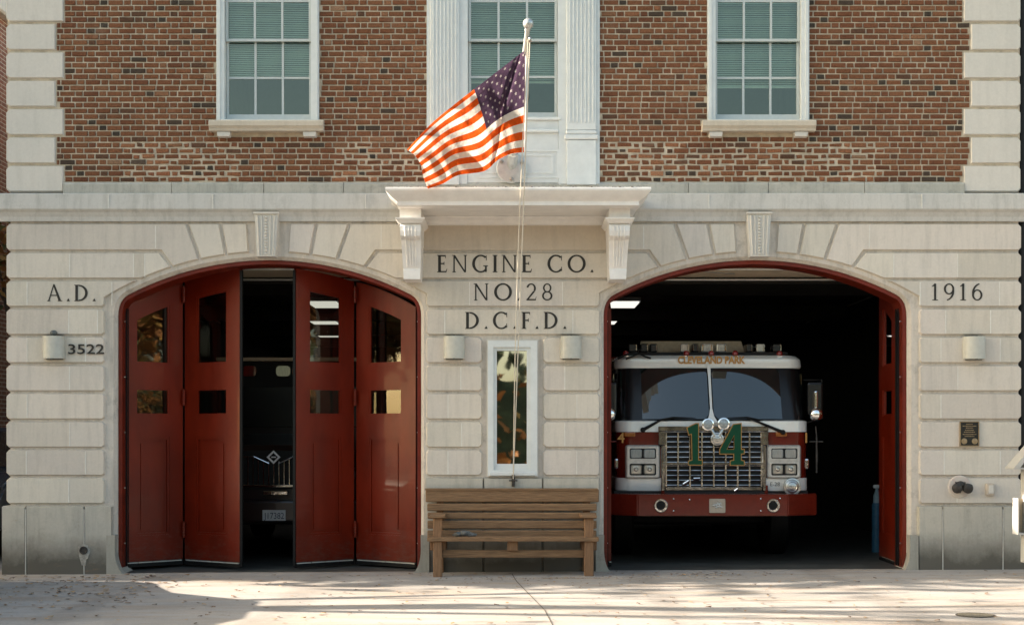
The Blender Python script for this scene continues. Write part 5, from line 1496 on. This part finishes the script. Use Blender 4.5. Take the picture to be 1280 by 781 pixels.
for px, m_ in ((311, 'redlens'), (353.5, 'clearlens'), (374, 'redlens')):
    bm = B(); x = X(px, yv); prism(bm, rrect(x - .10, x + .10, Z(470, yv), Z(457, yv), .05), yv + .03, yv + .09); link('roof_lamp', bm, M[m_], tk)
bm = B(); prism(bm, rect(X1 - .50, X1 + .50, Z(611, Y1), Z(563, Y1)), Y1 - .03, Y1 + .02); g2 = link('grille', bm, M['black'], tk)
bm = B()
for k in range(-6, 7):
    x = X1 + k * .068; zt_ = Z(571.5 + (6 - abs(k) * 1.5 if abs(k) < 4 else 0), Y1 - .04)
    box(bm, x - .008, x + .008, Y1 - .055, Y1 - .03, Z(606, Y1), zt_, .004)
box(bm, X1 - .48, X1 + .48, Y1 - .06, Y1 - .03, Z(608.5, Y1), Z(605.5, Y1), .004)
for s in (-1, 1):
    tube(bm, [(X1 + s * .47, Y1 - .05, Z(570.5, Y1)), (X1 + s * .26, Y1 - .055, Z(570.5, Y1)), (X1 + s * .06, Y1 - .06, Z(579, Y1))], .011, 8)
link('grille_bars', bm, M['chrome'], g2)
bm = B(); c = (X1, Z(571, Y1)); r0, r1 = 8.4 / 95, 5.6 / 95
ringframe(bm, [(c[0] - r0, c[1]), (c[0], c[1] - r0), (c[0] + r0, c[1]), (c[0], c[1] + r0)], [(c[0] - r1, c[1]), (c[0], c[1] - r1), (c[0] + r1, c[1]), (c[0], c[1] + r1)], Y1 - .085, Y1 - .05)
box(bm, c[0] - .03, c[0] + .03, Y1 - .08, Y1 - .055, c[1] - .008, c[1] + .008, .003); link('emblem', bm, simple('pale_metal', (.85, .86, .86), .4, .0), tk)
bm = B(); box(bm, X(331, Y1), X(362, Y1), Y1 - .16, Y1 - .10, Z(618, Y1), Z(612.8, Y1), .008); link('chrome_strip', bm, M['chrome'], tk)
b2 = bxx('bumper', -1.15, 1.15, Y1 - .22, Y1 + .1, .50, .78, M['maroon'], bev=.03)
bm = B(); yp = Y1 - .235; box(bm, X(328, yp), X(357, yp), yp, yp + .012, Z(650.5, yp), Z(637, yp), .004); lp = link('licence_plate', bm, M['plate'], b2)
bm = B(); text_mesh(bm, 'J17382', X(330, yp), Z(648, yp), 8 / 97, yp - .003, .0, .002, L(25, yp)); link('plate_lettering', bm, M['plateink'], b2, recalc=False)
for s in (-1, 1):
    for y in (Y1 + .9, Y1 + 4.6):
        bm = B(); lathe(bm, (X1 + s * .80, y, .5), (s, 0, 0), [(0, .28), (0, .46), (.03, .5), (.27, .5), (.3, .46), (.3, .28)], 26); wh = link('wheel', bm, M['black'], tk, smooth=True)
        bm = B(); lathe(bm, (X1 + s * .80, y, .5), (s, 0, 0), [(.03, 0), (.03, .28), (.27, .28), (.2, .1), (.26, .07), (.26, 0)], 20); link('rim', bm, M['chrome2'], wh, smooth=True)
    bm = B(); x = X1 + s * .92; lathe(bm, (x, Y1 + .11, .98), (0, -1, 0), [(0, .10), (.03, .10), (.035, .085), (.05, .05), (.052, 0)], 20); link('headlight', bm, M['clearlens'], tk, smooth=True)
bxx('rear_body', -1.15, 1.15, Y1 + 3.5, Y1 + 6.2, .85, 2.3, M['dark']); bxx('chassis', -.5, .5, Y1 + .1, Y1 + 6, .45, .85, M['dark'])

# ------------------------------------------------------------------ tall blue cylinder in the right bay
y = 2.6; x = X(1096, y)
t = thing('gas_cylinder', 'tall blue cylinder with pale neck and white cap standing inside the right bay', 'cylinder', (x, y, 0))
r_ = L(6.2, y)
bm = B(); lathe(bm, (x, y, .006), (0, 0, 1), [(0, r_ * .95), (.02, r_), (.66, r_), (.68, r_ * .95), (.70, r_ * .8)], 20); link('body', bm, M['plastic_blue'], t, smooth=True)
bm = B(); lathe(bm, (x, y, .70), (0, 0, 1), [(0, r_ * .75), (.10, r_ * .72), (.17, r_ * .35), (.21, r_ * .3)], 18); link('neck', bm, simple('pale_blue_plastic', (.30, .42, .46), .5), t, smooth=True)
bm = B(); box(bm, x - r_ * .75, x + r_ * .6, y - .03, y + .03, .905, .955, .015, 2); link('cap', bm, M['plastic_white'], t)

# ------------------------------------------------------------------ white cabinet at the right edge
y = -1.15
t = thing('notice_cabinet', 'white painted cabinet with small gabled hood and open side pocket at the right edge', 'cabinet', (X(1292, y), y + .15, gz(5.6)))
bm = B(); box(bm, X(1275.5, y + .2), X(1316, y + .2), y, y + .2, Z(704, y), Z(580, y), .008); cb = link('cabinet_body', bm, M['whitebox'], t)
bm = B()
for px in (1296, 1322): box(bm, X(px, y) - .03, X(px, y) + .03, y + .14, y + .2, gz(5.6), Z(704, y))
link('leg', bm, M['whitebox'], t)
bm = B(); xa, xm, xb = X(1257.5, y + .2), X(1290, y + .2), X(1323, y + .2); zl, zh = Z(584, y), Z(546, y)
th_ = .035
prism(bm, [(xa, zl), (xa + .07, zl), (xm, zh - .05), (xb - .07, zl), (xb, zl), (xm, zh)], y - .06, y + .22)
prism(bm, [(xa + .0, zl - .018), (xb, zl - .018), (xb, zl - .001), (xa, zl - .001)], y - .05, y + .21)
link('gabled_hood', bm, M['whitebox'], t)
bm = B(); x0, x1, z0, z1 = X(1265.5, y + .18), X(1275.4, y + .2), Z(668, y), Z(622.5, y)
box(bm, x0, x1, y - .0, y + .18, z0, z0 + .02); box(bm, x0, x0 + .012, y, y + .18, z0 + .021, z1); box(bm, x0 + .013, x1, y + .17, y + .182, z0 + .021, z1)
pk = link('side_pocket', bm, M['whitebox'], t)
bm = B(); box(bm, x0 + .014, x1 - .004, y + .12, y + .169, z0 + .022, z1 - .01); link('pocket_lining', bm, M['tanbox'], pk)
# ------------------------------------------------------------------ neighbours, cars, trees round the station
def neighbour(name, label, x0, x1, y0, y1, h, m, wins):
    t = thing(name, label, 'house', ((x0 + x1) / 2, y0, 0))
    bm = B(); box(bm, x0, x1, y0, y1, -.2, h); link('wall', bm, m, t)
    bm = B(); box(bm, x0 - .15, x1 + .15, y0 - .12, y1 + .1, h, h + .3, .03); link('cornice', bm, M['stone_belt'], t)
    for x, z in wins:
        bm = B(); ringframe(bm, rect(x - .55, x + .55, z, z + 1.7), rect(x - .48, x + .48, z + .08, z + 1.62), y0 - .05, y0 + .03); w = link('window', bm, M['white'], t)
        bm = B(); plane(bm, [(x - .49, y0 - .012, z + .07), (x + .49, y0 - .012, z + .07), (x + .49, y0 - .012, z + 1.63), (x - .49, y0 - .012, z + 1.63)]); link('pane', bm, M['windshield'], w, recalc=False)
    return t
mbk, t_, N, K = nt('house_brick'); b = bsdf(N)
br_ = N.new('ShaderNodeTexBrick'); tc = N.new('ShaderNodeTexCoord'); mp = N.new('ShaderNodeMapping')
sx = N.new('ShaderNodeSeparateXYZ'); cb_ = N.new('ShaderNodeCombineXYZ'); ad = N.new('ShaderNodeMath'); ad.operation = 'ADD'
K.new(tc.outputs['Object'], sx.inputs[0]); K.new(sx.outputs['X'], ad.inputs[0]); K.new(sx.outputs['Y'], ad.inputs[1]); K.new(ad.outputs[0], cb_.inputs['X']); K.new(sx.outputs['Z'], cb_.inputs['Y'])
K.new(cb_.outputs[0], br_.inputs['Vector']); br_.inputs['Scale'].default_value = 1; br_.inputs['Brick Width'].default_value = .21; br_.inputs['Row Height'].default_value = .07; br_.inputs['Mortar Size'].default_value = .008
br_.inputs['Color1'].default_value = (.22, .085, .05, 1); br_.inputs['Color2'].default_value = (.15, .055, .035, 1); br_.inputs['Mortar'].default_value = (.38, .33, .27, 1)
K.new(br_.outputs['Color'], b.inputs['Base Color']); b.inputs['Roughness'].default_value = .9
neighbour('brick_house', 'red brick house beyond the left corner of the station', -30, -8.4, 0.0, 16, 8.5, mbk, [(-10.5, 1.2), (-13.5, 1.2), (-16.5, 1.2), (-10.5, 4.8), (-13.5, 4.8), (-16.5, 4.8)])
neighbour('brick_house', 'dark house wall just past the right corner of the station', 6.9, 20, 2.5, 16, 8.0, mbk, [(9, 1.2), (12, 1.2), (9, 4.8), (12, 4.8)])
# downpipe on the right corner
bm = B(); tube(bm, [(X(1283.5), .16, .05), (X(1283.5), .16, 8.2)], .045, 10)
dp = link('downpipe', bm, M['dark'], st, smooth=True)

# parked cars
def car(label, loc, rot, paint):
    t = thing('parked_car', label, 'car', loc, 'cars parked beside the station')
    t.rotation_euler.z = rot; t['base'] = [0, 0, 0]
    HWc = .92
    bm = B()   # profile along Y (nose at +Y), extruded in X with tumblehome
    prof = [(-2.2, .42), (-2.25, .95), (-2.1, 1.08), (-1.75, 1.72), (-1.2, 1.80), (.2, 1.78), (.95, 1.14), (1.9, 1.02), (2.15, .85), (2.2, .42)]
    def hw(z): return HWc - max(0, z - 1.05) * .22
    a = [bm.verts.new((-hw(z), y, z)) for y, z in prof]; c = [bm.verts.new((hw(z), y, z)) for y, z in prof]
    bm.faces.new(a); bm.faces.new(c[::-1])
    for k in range(len(prof)): bm.faces.new((a[k], c[k], c[(k + 1) % len(prof)], a[(k + 1) % len(prof)]))
    bmesh.ops.bevel(bm, geom=bm.edges[:], offset=.05, segments=3, affect='EDGES')
    body = link('body', bm, paint, t, smooth=True)
    for s in (-1, 1):
        for q in ([(-1.8, 1.16), (-.75, 1.16), (-.75, 1.68), (-1.55, 1.64)], [(-.68, 1.16), (.62, 1.16), (.12, 1.66), (-.68, 1.68)]):
            bm = B(); vv = [bm.verts.new((s * (hw(z) + .006), y, z)) for y, z in q]; bm.faces.new(vv); link('side_window', bm, M['windshield'], body, recalc=False)
    bm = B(); vv = [bm.verts.new((x, y, z)) for x, y, z in ((-.78, .86, 1.24), (.78, .86, 1.24), (.70, .28, 1.73), (-.70, .28, 1.73))]; bm.faces.new(vv); link('windshield', bm, M['windshield'], body, recalc=False)
    for s in (-1, 1):
        for y in (-1.4, 1.4):
            bm = B(); lathe(bm, (s * .72, y, .34), (s, 0, 0), [(0, .2), (0, .31), (.03, .34), (.19, .34), (.22, .31), (.22, .2)], 22); w = link('wheel', bm, M['black'], t, smooth=True)
            bm = B(); lathe(bm, (s * .72, y, .34), (s, 0, 0), [(.03, 0), (.03, .2), (.2, .2), (.17, .08), (.19, 0)], 16); link('rim', bm, M['chrome2'], w, smooth=True)
        bm = B(); box(bm, s * .70 - .16, s * .70 + .16, 2.02, 2.17, .74, .88, .03, 2); link('headlight', bm, M['clearlens'], body)
        bm = B(); box(bm, s * .98 - .08, s * .98 + .08, .62, .72, 1.12, 1.26, .03, 2); link('mirror', bm, M['black'], body)
    return t
c1 = car('dark car parked on the pavement just left of the view', (-6.92, -3.05, gz(-6.9)), 0, M['carpaint'])
c2 = dup(c1, (-7.55, 3.6, gz(-7.5)), 'dark car parked between the station and the left brick house', PI, 'cars parked beside the station')
c1['group'] = 'cars parked beside the station'

# trees
LEAFM = [simple('autumn_leaf_orange', (.30, .13, .035), .7, var=.3, scale=8), simple('autumn_leaf_gold', (.36, .22, .06), .7, var=.3, scale=8), simple('autumn_leaf_green', (.10, .11, .035), .7, var=.3, scale=8)]
for m_ in LEAFM:
    pass
def tree(label, base, h, seed, leaves, group=None, spread=.42, lsize=.16, bare=False, lean=0):
    tr = random.Random(seed); bx_ = Vector(base)
    t = thing('bare_tree' if bare else 'autumn_tree', label, 'tree', base, group)
    bm = B(); tips = []
    def grow(p, d, ln, r, depth):
        pts = [p]; q = p.copy(); dd = d.copy(); n = 4
        for k in range(n):
            dd = (dd + Vector((tr.uniform(-.16, .16), tr.uniform(-.16, .16), tr.uniform(-.02, .12)))).normalized(); q = q + dd * ln / n; pts.append(q.copy())
        r1 = r * .55
        tube(bm, pts, [r + (r1 - r) * k / n for k in range(n + 1)], 8 if depth == 0 else 5)
        if depth >= 1: tips.extend(pts[2:])
        if depth < (4 if not bare else 4):
            for k in range(3 if depth else 5):
                i = tr.randrange(2, n + 1); a = tr.uniform(0, 2 * PI); side = Vector((math.cos(a), math.sin(a), tr.uniform(.1, .7))).normalized()
                nd = (dd * .65 + side * tr.uniform(.6, .95)).normalized(); grow(pts[i], nd, ln * tr.uniform(.55, .75), r1 * tr.uniform(.5, .75), depth + 1)
    grow(bx_, Vector((lean, 0, 1)).normalized(), h * .42, h * .022, 0)
    link('trunk', bm, M['bark'], t, smooth=True)
    bm = B()
    for k in range(leaves):
        c = tr.choice(tips) + Vector((tr.gauss(0, spread), tr.gauss(0, spread), tr.gauss(0, spread * .8)))
        if c.z < base[2] + h * .2: continue
        s = lsize * tr.uniform(.6, 1.4); u = Vector((tr.uniform(-1, 1), tr.uniform(-1, 1), tr.uniform(-1, 1))).normalized(); w = u.cross(Vector((tr.uniform(-1, 1), tr.uniform(-1, 1), tr.uniform(-1, 1)))).normalized()
        f = bm.faces.new([bm.verts.new(c + u * s), bm.verts.new(c + w * s * .6), bm.verts.new(c - u * s), bm.verts.new(c - w * s * .6)])
        f.material_index = 0 if tr.random() < .5 else (1 if tr.random() < .6 else 2)
    link('crown', bm, LEAFM, t, recalc=False)
    return t
tree('bare tree with long low limbs left of the driveway', (-11.5, -3.7, gz(-11)), 12, 5, 1100, bare=True, lsize=.08, spread=.3, lean=.12)
g_ = 'autumn trees across the street'
def label_far(k): return 'tall autumn tree in the row across the street behind the viewer'
protos = [tree(label_far(k), (x, y, -.12), h, sd, 3200, g_, .55, .22) for k, (x, y, h, sd) in enumerate(((-13, -24, 11, 11), (6, -28, 8.2, 13)))]
for k, (x, y, a) in enumerate(((-3.5, -29, 1.0), (16, -24, 2.0), (46, -19.6, 3.0), (54, -21.5, 4.2), (39, -21, .4), (-22, -26, 2.6), (-52, -20.5, 5.0), (-60, -22, 1.9), (-34, -24, .7), (-70, -24, 3.3), (20, -30, 5.5), (63, -24, .9))):
    dup(protos[k % 2], (x, y, -.12), label_far(k), a, g_)
# unseen foliage row added across the street to darken reflections in the glass
bm = B(); hr = random.Random(77)
for k in range(15000):
    hx = hr.uniform(-75, 75); top_ = 4.2 + .7 * math.sin(hx * .6) + .5 * math.sin(hx * 1.7 + 1)
    c = Vector((hx, -22.5 + hr.choice((-.6, .6, hr.uniform(-.6, .6))), hr.uniform(-.1, 1) * top_ if hr.random() < .75 else top_ + hr.uniform(-.3, .3))); s_ = hr.uniform(.12, .28)
    u = Vector((hr.uniform(-1, 1), hr.uniform(-1, 1), hr.uniform(-1, 1))).normalized(); w = u.cross(Vector((hr.uniform(-1, 1), hr.uniform(-1, 1), hr.uniform(-1, 1)))).normalized()
    f = bm.faces.new([bm.verts.new(c + u * s_), bm.verts.new(c + w * s_ * .7), bm.verts.new(c - u * s_), bm.verts.new(c - w * s_ * .7)]); f.material_index = 1 if math.sin(hx * .9 + c.z) > -.3 and hr.random() < .8 else (2 if hr.random() < .3 else 0)
box(bm, -75, 75, -22.9, -22.1, -.2, 3.2)
hg = link('added_hedge', bm, [simple('dark_hedge_leaf', (.035, .055, .025), .8, var=.4, scale=5), LEAFM[0], LEAFM[1]], recalc=False); tag(hg, 'unseen mixed foliage screen added across the street to darken reflections in glass', 'added_hedge')
tree('small sunlit shrub in the gap beside the left corner', (-8.0, 6.0, 3.0), 2.5, 31, 500, None, .25, .10)
